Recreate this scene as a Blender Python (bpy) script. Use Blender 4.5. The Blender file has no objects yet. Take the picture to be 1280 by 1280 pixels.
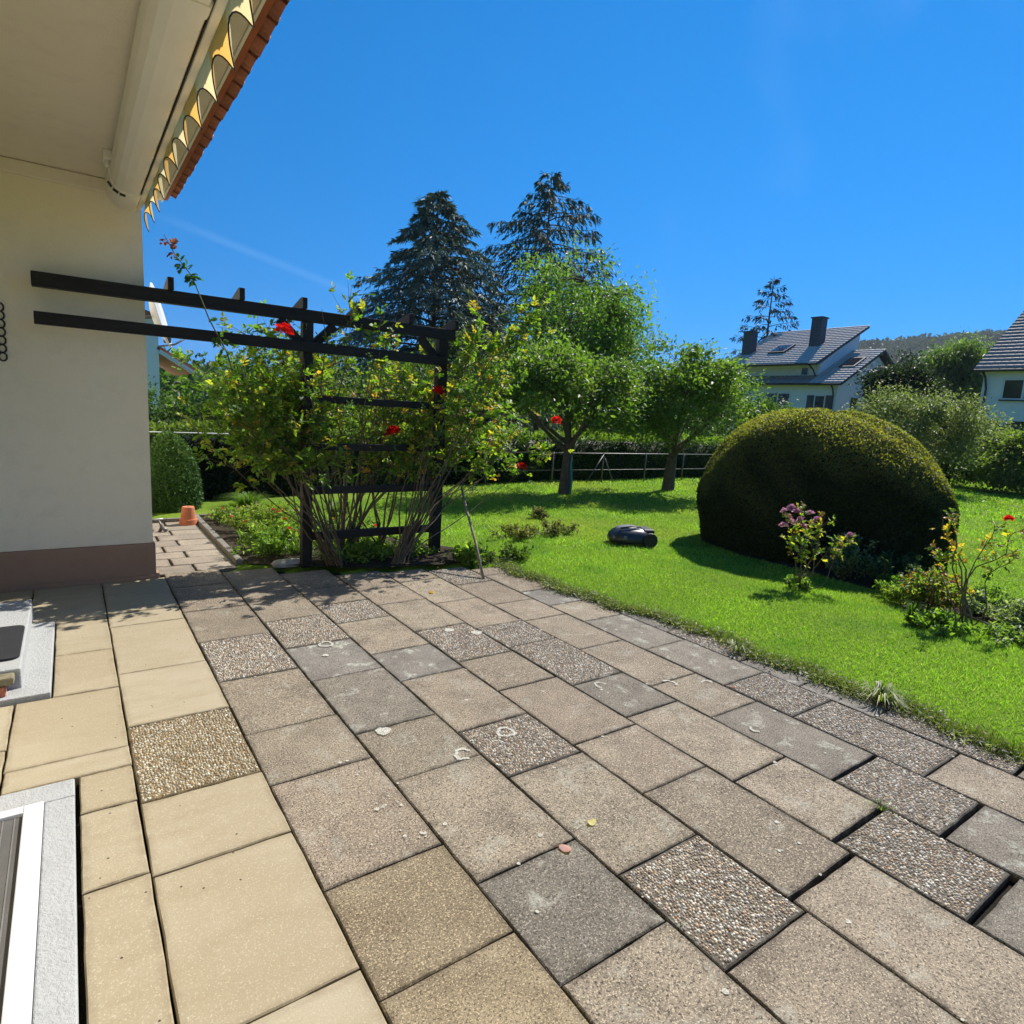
import bpy, bmesh, math, random
import numpy as np
from mathutils import Matrix, Vector

random.seed(7)
rng = np.random.default_rng(11)
SC = bpy.context.scene
COL = SC.collection

# ------------------------------------------------------------------ camera
PITCH, ROLL, YAW, CAM_H, FPX = 0.15998, -0.05871, 0.62179, 1.79, 775.27

def cam_ray(x, y, f=1.0):
    c, s = math.cos(ROLL), math.sin(ROLL)
    x, y = c * x - s * y, s * x + c * y
    cp, sp = math.cos(PITCH), math.sin(PITCH)
    fw = cp * f - sp * y
    dn = sp * f + cp * y
    cw, sw = math.cos(YAW), math.sin(YAW)
    return Vector((cw * x + sw * fw, -sw * x + cw * fw, -dn))

right, up, back = cam_ray(1, 0, 0), -cam_ray(0, 1, 0), -cam_ray(0, 0, 1)
camd = bpy.data.cameras.new('camera')
cam = bpy.data.objects.new('camera', camd)
COL.objects.link(cam)
M = Matrix((right, up, back)).transposed().to_4x4()
M.translation = (0, 0, CAM_H)
cam.matrix_world = M
camd.sensor_width = 36.0
camd.lens = 36.0 * FPX / 1280.0
camd.clip_start = 0.05
camd.clip_end = 6000
SC.camera = cam

# ------------------------------------------------------------------ light
SUN_EL = math.radians(46.0)
SUN_AZ = math.atan2(0.28, 0.96)           # direction towards the sun, from +X
sun_dir = Vector((math.cos(SUN_EL) * math.cos(SUN_AZ), math.cos(SUN_EL) * math.sin(SUN_AZ), math.sin(SUN_EL)))
sd = bpy.data.lights.new('sun', 'SUN')
sd.energy = 5.0
sd.angle = math.radians(0.5)
sd.color = (1.0, 0.95, 0.87)
so = bpy.data.objects.new('sun', sd)
so.rotation_euler = sun_dir.to_track_quat('Z', 'Y').to_euler()
COL.objects.link(so)

world = bpy.data.worlds.new('World')
SC.world = world
world.use_nodes = True
wn = world.node_tree
wn.nodes.clear()
w_out = wn.nodes.new('ShaderNodeOutputWorld')
w_bg = wn.nodes.new('ShaderNodeBackground')
w_sky = wn.nodes.new('ShaderNodeTexSky')
w_sky.sky_type = 'NISHITA'
w_sky.sun_disc = False
w_sky.sun_elevation = SUN_EL
w_sky.sun_rotation = math.pi / 2 - SUN_AZ
w_sky.altitude = 300
w_sky.air_density = 1.0
w_sky.dust_density = 0.0
w_sky.ozone_density = 3.0
w_hs = wn.nodes.new('ShaderNodeHueSaturation')
w_hs.inputs['Saturation'].default_value = 1.5
w_hs.inputs['Value'].default_value = 0.84
w_tc0 = wn.nodes.new('ShaderNodeTexCoord')
w_vm = wn.nodes.new('ShaderNodeVectorMath'); w_vm.operation = 'MULTIPLY_ADD'      # clear dry air: no milky band along the horizon
w_vm.inputs[1].default_value = (1, 1, .72); w_vm.inputs[2].default_value = (0, 0, .30)
w_vn = wn.nodes.new('ShaderNodeVectorMath'); w_vn.operation = 'NORMALIZE'
wn.links.new(w_tc0.outputs['Generated'], w_vm.inputs[0])
wn.links.new(w_vm.outputs[0], w_vn.inputs[0])
wn.links.new(w_vn.outputs[0], w_sky.inputs['Vector'])
wn.links.new(w_sky.outputs[0], w_hs.inputs['Color'])
# thin cirrus: streaks laid on the sky directions
w_tc = wn.nodes.new('ShaderNodeTexCoord')
w_map = wn.nodes.new('ShaderNodeMapping')
w_map.inputs['Rotation'].default_value = (0.2, 0.5, 0.9)
w_map.inputs['Scale'].default_value = (1.6, 5.0, 3.0)
w_no = wn.nodes.new('ShaderNodeTexNoise')
w_no.inputs['Scale'].default_value = 1.3
w_no.inputs['Detail'].default_value = 5
w_no.inputs['Roughness'].default_value = 0.5
w_mr = wn.nodes.new('ShaderNodeMapRange')
w_mr.inputs['From Min'].default_value = 0.56
w_mr.inputs['From Max'].default_value = 0.95
w_mr.inputs['To Max'].default_value = 0.06
w_mx = wn.nodes.new('ShaderNodeMix')
w_mx.data_type = 'RGBA'
wn.links.new(w_tc.outputs['Generated'], w_map.inputs[0])
wn.links.new(w_map.outputs[0], w_no.inputs['Vector'])
wn.links.new(w_no.outputs[0], w_mr.inputs[0])
wn.links.new(w_mr.outputs[0], w_mx.inputs[0])
wn.links.new(w_hs.outputs[0], w_mx.inputs[6])
w_mx.inputs[7].default_value = (7.5, 9.0, 10.5, 1)
# an old vapour trail: a soft band along a great circle, between two directions
def px_dir(x, y): return cam_ray((x - 640) / FPX, (y - 640) / FPX).normalized()
ta, tb = px_dir(236, 284), px_dir(470, 378)
tn = ta.cross(tb).normalized(); tmid = (ta + tb).normalized()
def wdot(vec, a, b, c, d):
    v_ = wn.nodes.new('ShaderNodeVectorMath'); v_.operation = 'DOT_PRODUCT'
    wn.links.new(w_tc.outputs['Generated'], v_.inputs[0]); v_.inputs[1].default_value = vec
    ab = wn.nodes.new('ShaderNodeMath'); ab.operation = 'ABSOLUTE'
    wn.links.new(v_.outputs['Value'], ab.inputs[0])
    r_ = wn.nodes.new('ShaderNodeMapRange'); r_.interpolation_type = 'SMOOTHSTEP'
    wn.links.new(ab.outputs[0], r_.inputs[0])
    for k_, q_ in zip((1, 2, 3, 4), (a, b, c, d)): r_.inputs[k_].default_value = q_
    return r_.outputs[0]
t_a = wdot(tn, 0, .009, 1, 0)
t_b = wdot(tmid, math.cos(.19), math.cos(.08), 0, 1)
t_m = wn.nodes.new('ShaderNodeMath'); t_m.operation = 'MULTIPLY'
wn.links.new(t_a, t_m.inputs[0]); wn.links.new(t_b, t_m.inputs[1])
t_n = wn.nodes.new('ShaderNodeMath'); t_n.operation = 'MULTIPLY'
wn.links.new(t_m.outputs[0], t_n.inputs[0]); t_n.inputs[1].default_value = .026
w_m2 = wn.nodes.new('ShaderNodeMix'); w_m2.data_type = 'RGBA'
wn.links.new(t_n.outputs[0], w_m2.inputs[0])
wn.links.new(w_mx.outputs[2], w_m2.inputs[6]); w_m2.inputs[7].default_value = (7.5, 9.0, 10.5, 1)
wn.links.new(w_m2.outputs[2], w_bg.inputs[0])
w_bg.inputs[1].default_value = 0.12
wn.links.new(w_bg.outputs[0], w_out.inputs[0])

SC.render.engine = 'CYCLES'
SC.view_settings.view_transform = 'Standard'
SC.view_settings.look = 'None'
SC.view_settings.exposure = 0.72
SC.view_settings.gamma = 1.0
SC.view_settings.use_curve_mapping = False
SC.cycles.max_bounces = 10
SC.cycles.diffuse_bounces = 6
SC.cycles.transparent_max_bounces = 8

# ------------------------------------------------------------------ helpers
def setp(o, label=None, cat=None, group=None, kind=None):
    if label: o['label'] = label
    if cat: o['category'] = cat
    if group: o['group'] = group
    if kind: o['kind'] = kind
    return o

def empty(name, loc=(0, 0, 0), rz=0.0, **kw):
    o = bpy.data.objects.new(name, None)
    o.empty_display_size = 0.1
    COL.objects.link(o)
    o.location = loc
    o.rotation_euler = (0, 0, rz)
    return setp(o, **kw)

def link_mesh(name, me, mat=None, parent=None, loc=None, rot=None, **kw):
    o = bpy.data.objects.new(name, me)
    COL.objects.link(o)
    if mat is not None and not me.materials:
        me.materials.append(mat)
    if parent is not None:
        o.parent = parent
    if loc is not None: o.location = loc
    if rot is not None: o.rotation_euler = rot
    return setp(o, **kw)

def np_mesh(name, V, F, col=None, smooth=False):
    V = np.asarray(V, dtype=np.float32)
    F = np.asarray(F, dtype=np.int32)
    n, k = F.shape
    me = bpy.data.meshes.new(name)
    me.vertices.add(len(V))
    me.vertices.foreach_set('co', V.ravel())
    me.loops.add(n * k)
    me.loops.foreach_set('vertex_index', F.ravel())
    me.polygons.add(n)
    me.polygons.foreach_set('loop_start', np.arange(0, n * k, k, dtype=np.int32))
    me.polygons.foreach_set('loop_total', np.full(n, k, dtype=np.int32))
    if smooth:
        me.polygons.foreach_set('use_smooth', np.ones(n, dtype=bool))
    me.update(calc_edges=True)
    if col is not None:
        a = me.color_attributes.new('Col', 'FLOAT_COLOR', 'POINT')
        c = np.ones((len(V), 4), dtype=np.float32)
        c[:, :3] = col
        a.data.foreach_set('color', c.ravel())
    return me

class Geo:
    """collects quads / n-gons of one single part"""
    def __init__(self):
        self.v, self.f = [], []
    def add(self, vs, fs):
        o = len(self.v)
        self.v += [tuple(p) for p in vs]
        self.f += [tuple(i + o for i in f) for f in fs]
        return self
    def box(self, x0, x1, y0, y1, z0, z1):
        return self.add([(x0, y0, z0), (x1, y0, z0), (x1, y1, z0), (x0, y1, z0), (x0, y0, z1), (x1, y0, z1), (x1, y1, z1), (x0, y1, z1)],
                        [(0, 3, 2, 1), (4, 5, 6, 7), (0, 1, 5, 4), (1, 2, 6, 5), (2, 3, 7, 6), (3, 0, 4, 7)])
    def bar(self, a, b, w, h, upv=(0, 0, 1)):
        a, b = Vector(a), Vector(b)
        d = (b - a).normalized()
        u = Vector(upv)
        s = d.cross(u)
        if s.length < 1e-4: s = d.cross(Vector((1, 0, 0)))
        s.normalize()
        u = s.cross(d)
        s, u = s * w / 2, u * h / 2
        vs = [a - s - u, a + s - u, a + s + u, a - s + u, b - s - u, b + s - u, b + s + u, b - s + u]
        return self.add(vs, [(0, 1, 2, 3), (7, 6, 5, 4), (0, 4, 5, 1), (1, 5, 6, 2), (2, 6, 7, 3), (3, 7, 4, 0)])
    def prism(self, prof, axis, a, b):
        """profile of 2-D points swept along axis 'x','y' or 'z' from a to b"""
        n = len(prof)
        def P(p, t):
            return {'x': (t, p[0], p[1]), 'y': (p[0], t, p[1]), 'z': (p[0], p[1], t)}[axis]
        vs = [P(p, a) for p in prof] + [P(p, b) for p in prof]
        fs = [(i, (i + 1) % n, n + (i + 1) % n, n + i) for i in range(n)]
        fs += [tuple(range(n - 1, -1, -1)), tuple(range(n, 2 * n))]
        return self.add(vs, fs)
    def lathe(self, prof, n=20, c=(0, 0, 0)):
        o = len(prof)
        vs, fs = [], []
        for i in range(n):
            a = 2 * math.pi * i / n
            for r, z in prof:
                vs.append((c[0] + r * math.cos(a), c[1] + r * math.sin(a), c[2] + z))
        for i in range(n):
            j = (i + 1) % n
            for k in range(o - 1):
                fs.append((i * o + k, j * o + k, j * o + k + 1, i * o + k + 1))
        return self.add(vs, fs)
    def tube(self, pts, rad, k=6, caps=True):
        V, F = tube(pts, rad, k)
        o = len(self.v)
        self.v += [tuple(p) for p in V]
        self.f += [tuple(int(i) + o for i in f) for f in F]
        if caps:
            n = len(V)
            self.f.append(tuple(o + i for i in range(k - 1, -1, -1)))
            self.f.append(tuple(o + n - k + i for i in range(k)))
        return self
    def mesh(self, name, mat=None, smooth=False, bevel=0.0, seg=2):
        me = bpy.data.meshes.new(name)
        me.from_pydata(self.v, [], self.f)
        bm = bmesh.new()
        bm.from_mesh(me)
        bmesh.ops.recalc_face_normals(bm, faces=bm.faces)
        if bevel > 0:
            es = [e for e in bm.edges if e.is_manifold and e.calc_face_angle(0) > 0.5]
            bmesh.ops.bevel(bm, geom=es, offset=bevel, segments=seg, profile=0.5, affect='EDGES')
        if smooth:
            for f in bm.faces: f.smooth = True
        bm.to_mesh(me)
        bm.free()
        if mat: me.materials.append(mat)
        return me
    def obj(self, name, mat=None, parent=None, smooth=False, bevel=0.0, seg=2, loc=None, rot=None, **kw):
        return link_mesh(name, self.mesh(name, mat, smooth, bevel, seg), None, parent, loc, rot, **kw)

def tube(pts, rad, k=5):
    P = np.asarray(pts, dtype=float)
    n = len(P)
    R = np.full(n, rad, dtype=float) if np.isscalar(rad) else np.asarray(rad, dtype=float)
    T = np.gradient(P, axis=0)
    T /= np.linalg.norm(T, axis=1)[:, None] + 1e-9
    ref = np.array([0, 0, 1.0]) if abs(T[0, 2]) < 0.9 else np.array([1.0, 0, 0])
    V = np.zeros((n * k, 3))
    A = np.cross(T[0], ref); A /= np.linalg.norm(A)
    ang = np.linspace(0, 2 * np.pi, k, endpoint=False)
    for i in range(n):
        A = A - T[i] * A.dot(T[i]); A /= np.linalg.norm(A) + 1e-9
        B = np.cross(T[i], A)
        V[i * k:(i + 1) * k] = P[i] + R[i] * (np.cos(ang)[:, None] * A + np.sin(ang)[:, None] * B)
    i = np.arange(n - 1)[:, None] * k
    j = np.arange(k)[None, :]
    j2 = (j + 1) % k
    F = np.stack([i + j, i + j2, i + k + j2, i + k + j], axis=-1).reshape(-1, 4)
    return V, F

class Tubes:
    def __init__(self): self.V, self.F, self.n = [], [], 0
    def add(self, pts, rad, k=5):
        V, F = tube(pts, rad, k)
        self.V.append(V); self.F.append(F + self.n); self.n += len(V)
    def obj(self, name, mat, parent, **kw):
        me = np_mesh(name, np.concatenate(self.V), np.concatenate(self.F), smooth=True)
        return link_mesh(name, me, mat, parent, **kw)

def unit(a):
    return a / (np.linalg.norm(a, axis=-1, keepdims=True) + 1e-9)

def leaf_geo(pos, axis, nrm, L, W, oval=False, fold=0.25):
    """leaf blades: pos = stalk end, axis = direction of the midrib"""
    pos = np.asarray(pos, float); N = len(pos)
    axis = unit(np.asarray(axis, float))
    side = unit(np.cross(axis, nrm))
    n2 = np.cross(side, axis)
    L = np.broadcast_to(L, (N,))[:, None]; W = np.broadcast_to(W, (N,))[:, None]
    if not oval:
        V = np.stack([pos, pos + axis * L * .45 + side * W * .5 + n2 * W * fold, pos + axis * L, pos + axis * L * .45 - side * W * .5 + n2 * W * fold], 1)
        base = np.arange(N)[:, None] * 4
        F = np.concatenate([base + np.array([[0, 1, 2]]), base + np.array([[0, 2, 3]])])
        return V.reshape(-1, 3), F, 4
    V = np.stack([pos,
                  pos + axis * L * .28 + side * W * .46 + n2 * W * fold, pos + axis * L * .68 + side * W * .40 + n2 * W * fold,
                  pos + axis * L - n2 * W * .1,
                  pos + axis * L * .68 - side * W * .40 + n2 * W * fold, pos + axis * L * .28 - side * W * .46 + n2 * W * fold], 1)
    base = np.arange(N)[:, None] * 6
    F = np.concatenate([base + np.array([[0, 1, 2]]), base + np.array([[0, 2, 3]]), base + np.array([[0, 3, 4]]), base + np.array([[0, 4, 5]])])
    return V.reshape(-1, 3), F, 6

def leaves(name, pos, axis, nrm, L, W, col, mat, parent=None, oval=False, fold=0.25, **kw):
    V, F, k = leaf_geo(pos, axis, nrm, L, W, oval, fold)
    C = np.repeat(np.asarray(col, float), k, axis=0)
    me = np_mesh(name, V, F, C)
    return link_mesh(name, me, mat, parent, **kw)

def palette(n, cols, var=0.18, w=None):
    cols = np.asarray(cols, float)
    i = rng.choice(len(cols), n, p=w)
    j = rng.choice(len(cols), n, p=w)
    t = rng.random((n, 1)) * .5
    c = cols[i] * (1 - t) + cols[j] * t
    return np.clip(c * (1 + rng.normal(0, var, (n, 1))), .002, 1)

def rdir(n):
    return unit(rng.normal(size=(n, 3)))

# ------------------------------------------------------------------ materials
def new_mat(name):
    m = bpy.data.materials.new(name)
    m.use_nodes = True
    nt = m.node_tree
    b = nt.nodes['Principled BSDF']
    return m, nt, b

def nd(nt, t, **kw):
    n = nt.nodes.new('ShaderNode' + t)
    for k, v in kw.items():
        if k in n.inputs: n.inputs[k].default_value = v
        else: setattr(n, k, v)
    return n

def noise(nt, vec, scale, detail=3, rough=.55):
    n = nd(nt, 'TexNoise', Scale=scale, Detail=detail, Roughness=rough)
    nt.links.new(vec, n.inputs['Vector'])
    return n.outputs[0]

def mrange(nt, src, a, b, c=0.0, d=1.0):
    n = nd(nt, 'MapRange')
    nt.links.new(src, n.inputs[0])
    for i, v in zip((1, 2, 3, 4), (a, b, c, d)): n.inputs[i].default_value = v
    return n.outputs[0]

def mixc(nt, fac, a, b, mode='MIX'):
    n = nd(nt, 'Mix', data_type='RGBA', blend_type=mode)
    for s, i in ((fac, 0), (a, 6), (b, 7)):
        if isinstance(s, (int, float)): n.inputs[i].default_value = s
        elif isinstance(s, (tuple, list)): n.inputs[i].default_value = (*s[:3], 1)
        else: nt.links.new(s, n.inputs[i])
    return n.outputs[2]

def bump(nt, b, src, strength, dist):
    n = nd(nt, 'Bump', Strength=strength, Distance=dist)
    nt.links.new(src, n.inputs['Height'])
    nt.links.new(n.outputs[0], b.inputs['Normal'])
    return n

def obj_vec(nt, rand=True):
    tc = nd(nt, 'TexCoord')
    if not rand: return tc.outputs['Object'], None
    oi = nd(nt, 'ObjectInfo')
    mu = nd(nt, 'Math', operation='MULTIPLY'); mu.inputs[1].default_value = 61.7
    nt.links.new(oi.outputs['Random'], mu.inputs[0])
    ad = nd(nt, 'VectorMath', operation='ADD')
    nt.links.new(tc.outputs['Object'], ad.inputs[0])
    nt.links.new(mu.outputs[0], ad.inputs[1])
    return ad.outputs[0], oi.outputs['Random']

def m_plain(name, col, rough=.7, var=.12, scale=6.0, bscale=80, bst=.15, metal=0.0, bdist=.003, rand=False):
    m, nt, b = new_mat(name)
    v, _ = obj_vec(nt, rand)
    n1 = noise(nt, v, scale, 5)
    c = mixc(nt, mrange(nt, n1, .3, .7), tuple(x * (1 - var) for x in col), tuple(min(1, x * (1 + var)) for x in col))
    n2 = noise(nt, v, bscale, 3)
    c = mixc(nt, mrange(nt, n2, .35, .65, 0, .35), c, tuple(x * (1 - 1.6 * var) for x in col))
    nt.links.new(c, b.inputs['Base Color'])
    b.inputs['Roughness'].default_value = rough
    b.inputs['Metallic'].default_value = metal
    if bst: bump(nt, b, n2, bst, bdist)
    return m

def m_foliage(name, trans=.35, rough=.5, spec=.4, tint=(1.0, 1.15, .35)):
    m, nt, b = new_mat(name)
    at = nd(nt, 'Attribute', attribute_name='Col')
    nt.links.new(at.outputs['Color'], b.inputs['Base Color'])
    b.inputs['Roughness'].default_value = rough
    b.inputs['Specular IOR Level'].default_value = spec
    tr = nd(nt, 'BsdfTranslucent')
    tc = mixc(nt, 1.0, at.outputs['Color'], tuple(x * 1.6 for x in tint), 'MULTIPLY')
    nt.links.new(tc, tr.inputs['Color'])
    ms = nd(nt, 'MixShader')
    ms.inputs[0].default_value = trans
    nt.links.new(b.outputs[0], ms.inputs[1])
    nt.links.new(tr.outputs[0], ms.inputs[2])
    nt.links.new(ms.outputs[0], nt.nodes['Material Output'].inputs['Surface'])
    return m

def m_attr(name, rough=.6, spec=.3):
    m, nt, b = new_mat(name)
    at = nd(nt, 'Attribute', attribute_name='Col')
    v, _ = obj_vec(nt, False)
    n = noise(nt, v, 260, 2)
    c = mixc(nt, mrange(nt, n, .3, .7, 0, .5), at.outputs['Color'], (.5, .5, .5), 'MULTIPLY')
    nt.links.new(c, b.inputs['Base Color'])
    b.inputs['Roughness'].default_value = rough
    b.inputs['Specular IOR Level'].default_value = spec
    return m

def rim_dirt(nt, v, base, col, amount):
    """soiling that creeps in from the joints, broken up by noise"""
    at = nd(nt, 'Attribute', attribute_name='rim')
    n = noise(nt, v, 16, 5, .65)
    mu = nd(nt, 'Math', operation='MULTIPLY')
    nt.links.new(at.outputs['Fac'], mu.inputs[0])
    nt.links.new(mrange(nt, n, .38, .66, .1, amount), mu.inputs[1])
    return mixc(nt, mu.outputs[0], base, col)

def m_slab(name, ca, cb, dark, speck=.55, lichen=0.0, smoothness=0.0):
    """concrete flag: blend of two tones per slab, coarse grain, stains, optional lichen"""
    m, nt, b = new_mat(name)
    v, r = obj_vec(nt)
    base = mixc(nt, r, ca, cb)
    fr = nd(nt, 'Math', operation='MULTIPLY'); fr.inputs[1].default_value = 37.3
    nt.links.new(r, fr.inputs[0])
    fc = nd(nt, 'Math', operation='FRACT'); nt.links.new(fr.outputs[0], fc.inputs[0])
    vl = nd(nt, 'CombineColor')
    vv = mrange(nt, fc.outputs[0], 0, 1, .74, 1.14)
    for q in range(3): nt.links.new(vv, vl.inputs[q])
    base = mixc(nt, 1.0, base, vl.outputs[0], 'MULTIPLY')            # every flag weathered its own shade
    blot = noise(nt, v, 5.0, 6, .65)
    base = mixc(nt, mrange(nt, blot, .44, .66, 0, .75), base, dark)
    blot2 = noise(nt, v, 2.3, 4, .6)
    base = mixc(nt, mrange(nt, blot2, .5, .75, 0, .45), base, tuple(min(1, x * 1.3) for x in ca))
    moss = noise(nt, v, 11, 5, .7)
    base = mixc(nt, mrange(nt, moss, .56, .74, 0, .45), base, (dark[0] * .75, dark[1] * .80, dark[2] * .62))
    g = noise(nt, v, 95, 4, .78)
    base = mixc(nt, mrange(nt, g, .50, .62, 0, speck), base, tuple(x * .26 for x in dark))
    g2 = noise(nt, v, 150, 2, .7)
    base = mixc(nt, mrange(nt, g2, .55, .64, 0, speck * .8), base, tuple(min(1, x * 2.1) for x in ca))
    if lichen > 0:
        l1 = noise(nt, v, 7, 2, .5)
        l2 = noise(nt, v, 45, 3, .7)
        mu = nd(nt, 'Math', operation='MULTIPLY')
        nt.links.new(mrange(nt, l1, .58, .66), mu.inputs[0])
        nt.links.new(mrange(nt, l2, .42, .56), mu.inputs[1])
        base = mixc(nt, mrange(nt, mu.outputs[0], 0, 1, 0, lichen), base, (.42, .42, .35))
    base = rim_dirt(nt, v, base, tuple(x * .45 for x in dark), .95)
    nt.links.new(base, b.inputs['Base Color'])
    b.inputs['Roughness'].default_value = .88
    b.inputs['Specular IOR Level'].default_value = .25
    h = nd(nt, 'Math', operation='ADD')
    nt.links.new(g, h.inputs[0]); nt.links.new(noise(nt, v, 420, 2), h.inputs[1])
    bump(nt, b, h.outputs[0], .7 * (1 - smoothness), .004)
    return m

def m_sand(name):
    """sandstone-coloured smooth flags by the house"""
    m, nt, b = new_mat(name)
    v, r = obj_vec(nt)
    base = mixc(nt, r, (.305, .254, .166), (.340, .294, .204))
    mp = nd(nt, 'Mapping', Scale=(1.0, 4.0, 1.0))
    mp.inputs['Rotation'].default_value = (0, 0, .15)
    nt.links.new(v, mp.inputs[0])
    band = noise(nt, mp.outputs[0], 3.5, 7, .66)
    base = mixc(nt, mrange(nt, band, .45, .68, 0, .65), base, (.275, .222, .140))
    st = noise(nt, v, 6.5, 6, .7)
    base = mixc(nt, mrange(nt, st, .52, .75, 0, .55), base, (.32, .268, .175))
    f = noise(nt, v, 110, 4, .72)
    base = mixc(nt, mrange(nt, f, .46, .64, 0, .5), base, (.285, .22, .13))
    f2 = noise(nt, v, 160, 2, .6)
    base = mixc(nt, mrange(nt, f2, .58, .66, 0, .5), base, (.52, .46, .34))
    big = noise(nt, v, 2.0, 3)
    base = mixc(nt, mrange(nt, big, .5, .7, 0, .4), base, (.395, .345, .250))
    vo = nd(nt, 'TexVoronoi', Scale=11.0)
    nt.links.new(v, vo.inputs['Vector'])
    pit = nd(nt, 'Math', operation='LESS_THAN'); pit.inputs[1].default_value = .05
    nt.links.new(vo.outputs['Distance'], pit.inputs[0])
    base = mixc(nt, pit.outputs[0], base, (.06, .045, .03))
    base = rim_dirt(nt, v, base, (.17, .13, .075), .75)
    nt.links.new(base, b.inputs['Base Color'])
    b.inputs['Roughness'].default_value = .85
    b.inputs['Specular IOR Level'].default_value = .25
    bump(nt, b, f, .4, .003)
    return m

def m_ground(name, c1, c2, c3, scale, bscale=40, bst=.6):
    m, nt, b = new_mat(name)
    tc = nd(nt, 'TexCoord')
    v = tc.outputs['Object']
    a = noise(nt, v, scale, 6, .6)
    c = mixc(nt, mrange(nt, a, .35, .65), c1, c2)
    d = noise(nt, v, bscale, 4, .65)
    c = mixc(nt, mrange(nt, d, .45, .7, 0, .7), c, c3)
    nt.links.new(c, b.inputs['Base Color'])
    b.inputs['Roughness'].default_value = .95
    b.inputs['Specular IOR Level'].default_value = .1
    bump(nt, b, d, bst, .02)
    return m

def m_plaster(name, col, stain=(.6, .55, .45), sc=150):
    m, nt, b = new_mat(name)
    v, _ = obj_vec(nt, False)
    big = noise(nt, v, 1.1, 5, .6)
    c = mixc(nt, mrange(nt, big, .45, .75, 0, .35), col, stain)
    g = noise(nt, v, sc, 3, .7)
    c = mixc(nt, mrange(nt, g, .5, .7, 0, .25), c, tuple(x * .75 for x in col))
    nt.links.new(c, b.inputs['Base Color'])
    b.inputs['Roughness'].default_value = .92
    b.inputs['Specular IOR Level'].default_value = .15
    dirt = noise(nt, v, 7, 6, .7)
    c2 = mixc(nt, mrange(nt, dirt, .5, .75, 0, .30), c, tuple(x * .8 for x in stain))
    nt.links.new(c2, b.inputs['Base Color'])
    bump(nt, b, g, .8, .010)
    return m

def m_wood(name, col, rough=.6):
    m, nt, b = new_mat(name)
    v, _ = obj_vec(nt)
    mp = nd(nt, 'Mapping', Scale=(1.5, 14, 14))
    nt.links.new(v, mp.inputs[0])
    n = noise(nt, mp.outputs[0], 4, 6, .65)
    c = mixc(nt, mrange(nt, n, .35, .7), tuple(x * .6 for x in col), tuple(x * 1.7 for x in col))
    nt.links.new(c, b.inputs['Base Color'])
    b.inputs['Roughness'].default_value = rough
    b.inputs['Specular IOR Level'].default_value = .3
    bump(nt, b, n, .3, .004)
    return m

def m_cloth(name, col, trans=.5):
    m, nt, b = new_mat(name)
    v, _ = obj_vec(nt, False)
    n = noise(nt, v, 400, 2)
    c = mixc(nt, mrange(nt, n, .3, .7), tuple(x * .9 for x in col), col)
    nt.links.new(c, b.inputs['Base Color'])
    b.inputs['Roughness'].default_value = .9
    tr = nd(nt, 'BsdfTranslucent')
    nt.links.new(c, tr.inputs[0])
    ms = nd(nt, 'MixShader'); ms.inputs[0].default_value = trans
    nt.links.new(b.outputs[0], ms.inputs[1]); nt.links.new(tr.outputs[0], ms.inputs[2])
    nt.links.new(ms.outputs[0], nt.nodes['Material Output'].inputs['Surface'])
    return m

def m_glass(name, col):
    m, nt, b = new_mat(name)
    v, _ = obj_vec(nt, False)
    n = noise(nt, v, 2.0, 2)
    c = mixc(nt, n, tuple(x * .8 for x in col), tuple(x * 1.2 for x in col))
    nt.links.new(c, b.inputs['Base Color'])
    b.inputs['Roughness'].default_value = .06
    b.inputs['Specular IOR Level'].default_value = .8
    return m

MT = {}
MT['sand'] = m_sand('sandstone_flag')
MT['grey'] = m_slab('grey_flag', (.278, .232, .168), (.240, .188, .138), (.138, .112, .084), .95, .30)
MT['ochre'] = m_slab('ochre_flag', (.290, .232, .146), (.255, .202, .130), (.165, .125, .077), .85, .05)
MT['dark'] = m_slab('dark_flag', (.205, .180, .142), (.180, .154, .122), (.104, .090, .071), .9, .55)
MT['lichen'] = m_slab('lichen_flag', (.215, .195, .165), (.185, .165, .14), (.115, .10, .085), .7, .9)
MT['mortar'] = m_slab('pebble_mortar', (.15, .13, .10), (.13, .11, .085), (.08, .07, .055), .6, .5)
MT['mortar_tan'] = m_slab('pebble_mortar_tan', (.23, .17, .09), (.20, .15, .08), (.12, .09, .05), .6)
MT['pebble'] = m_attr('pebbles', .55)
MT['path'] = m_slab('path_flag', (.30, .255, .20), (.26, .22, .175), (.19, .16, .13), .5, .1)
MT['kerb'] = m_slab('kerb_concrete', (.20, .185, .16), (.17, .155, .135), (.10, .09, .08), .7, .3)
MT['soil'] = m_ground('soil', (.035, .026, .018), (.055, .042, .03), (.02, .016, .012), 4, 60, .8)
MT['bedding'] = m_ground('joint_soil', (.016, .013, .010), (.028, .024, .016), (.010, .012, .006), 6, 80, .6)
MT['lawn'] = m_ground('lawn_turf', (.105, .175, .014), (.145, .225, .020), (.055, .095, .012), .55, 30, .7)
MT['grass'] = m_foliage('grass_blades', .42, .50, .35, (.92, 1.1, .35))
MT['leaf'] = m_foliage('leaves', .48, .50, .32)
MT['needle'] = m_foliage('needles', .10, .6, .25, (1, 1, .5))
MT['petal'] = m_foliage('petals', .30, .5, .3, (1.0, .7, .7))
MT['bark'] = m_plain('bark', (.085, .068, .052), .9, .35, 14, 60, .8, 0, .02)
MT['cane'] = m_plain('rose_canes', (.120, .090, .050), .8, .4, 18, 90, .4)
MT['cane_green'] = m_plain('green_canes', (.09, .10, .035), .7, .4, 14, 90, .3)
MT['pole'] = m_plain('weathered_pole', (.24, .20, .16), .9, .45, 20, 90, .4)
MT['plaster'] = m_plaster('cream_plaster', (.92, .83, .64), (.84, .74, .53))
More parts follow.
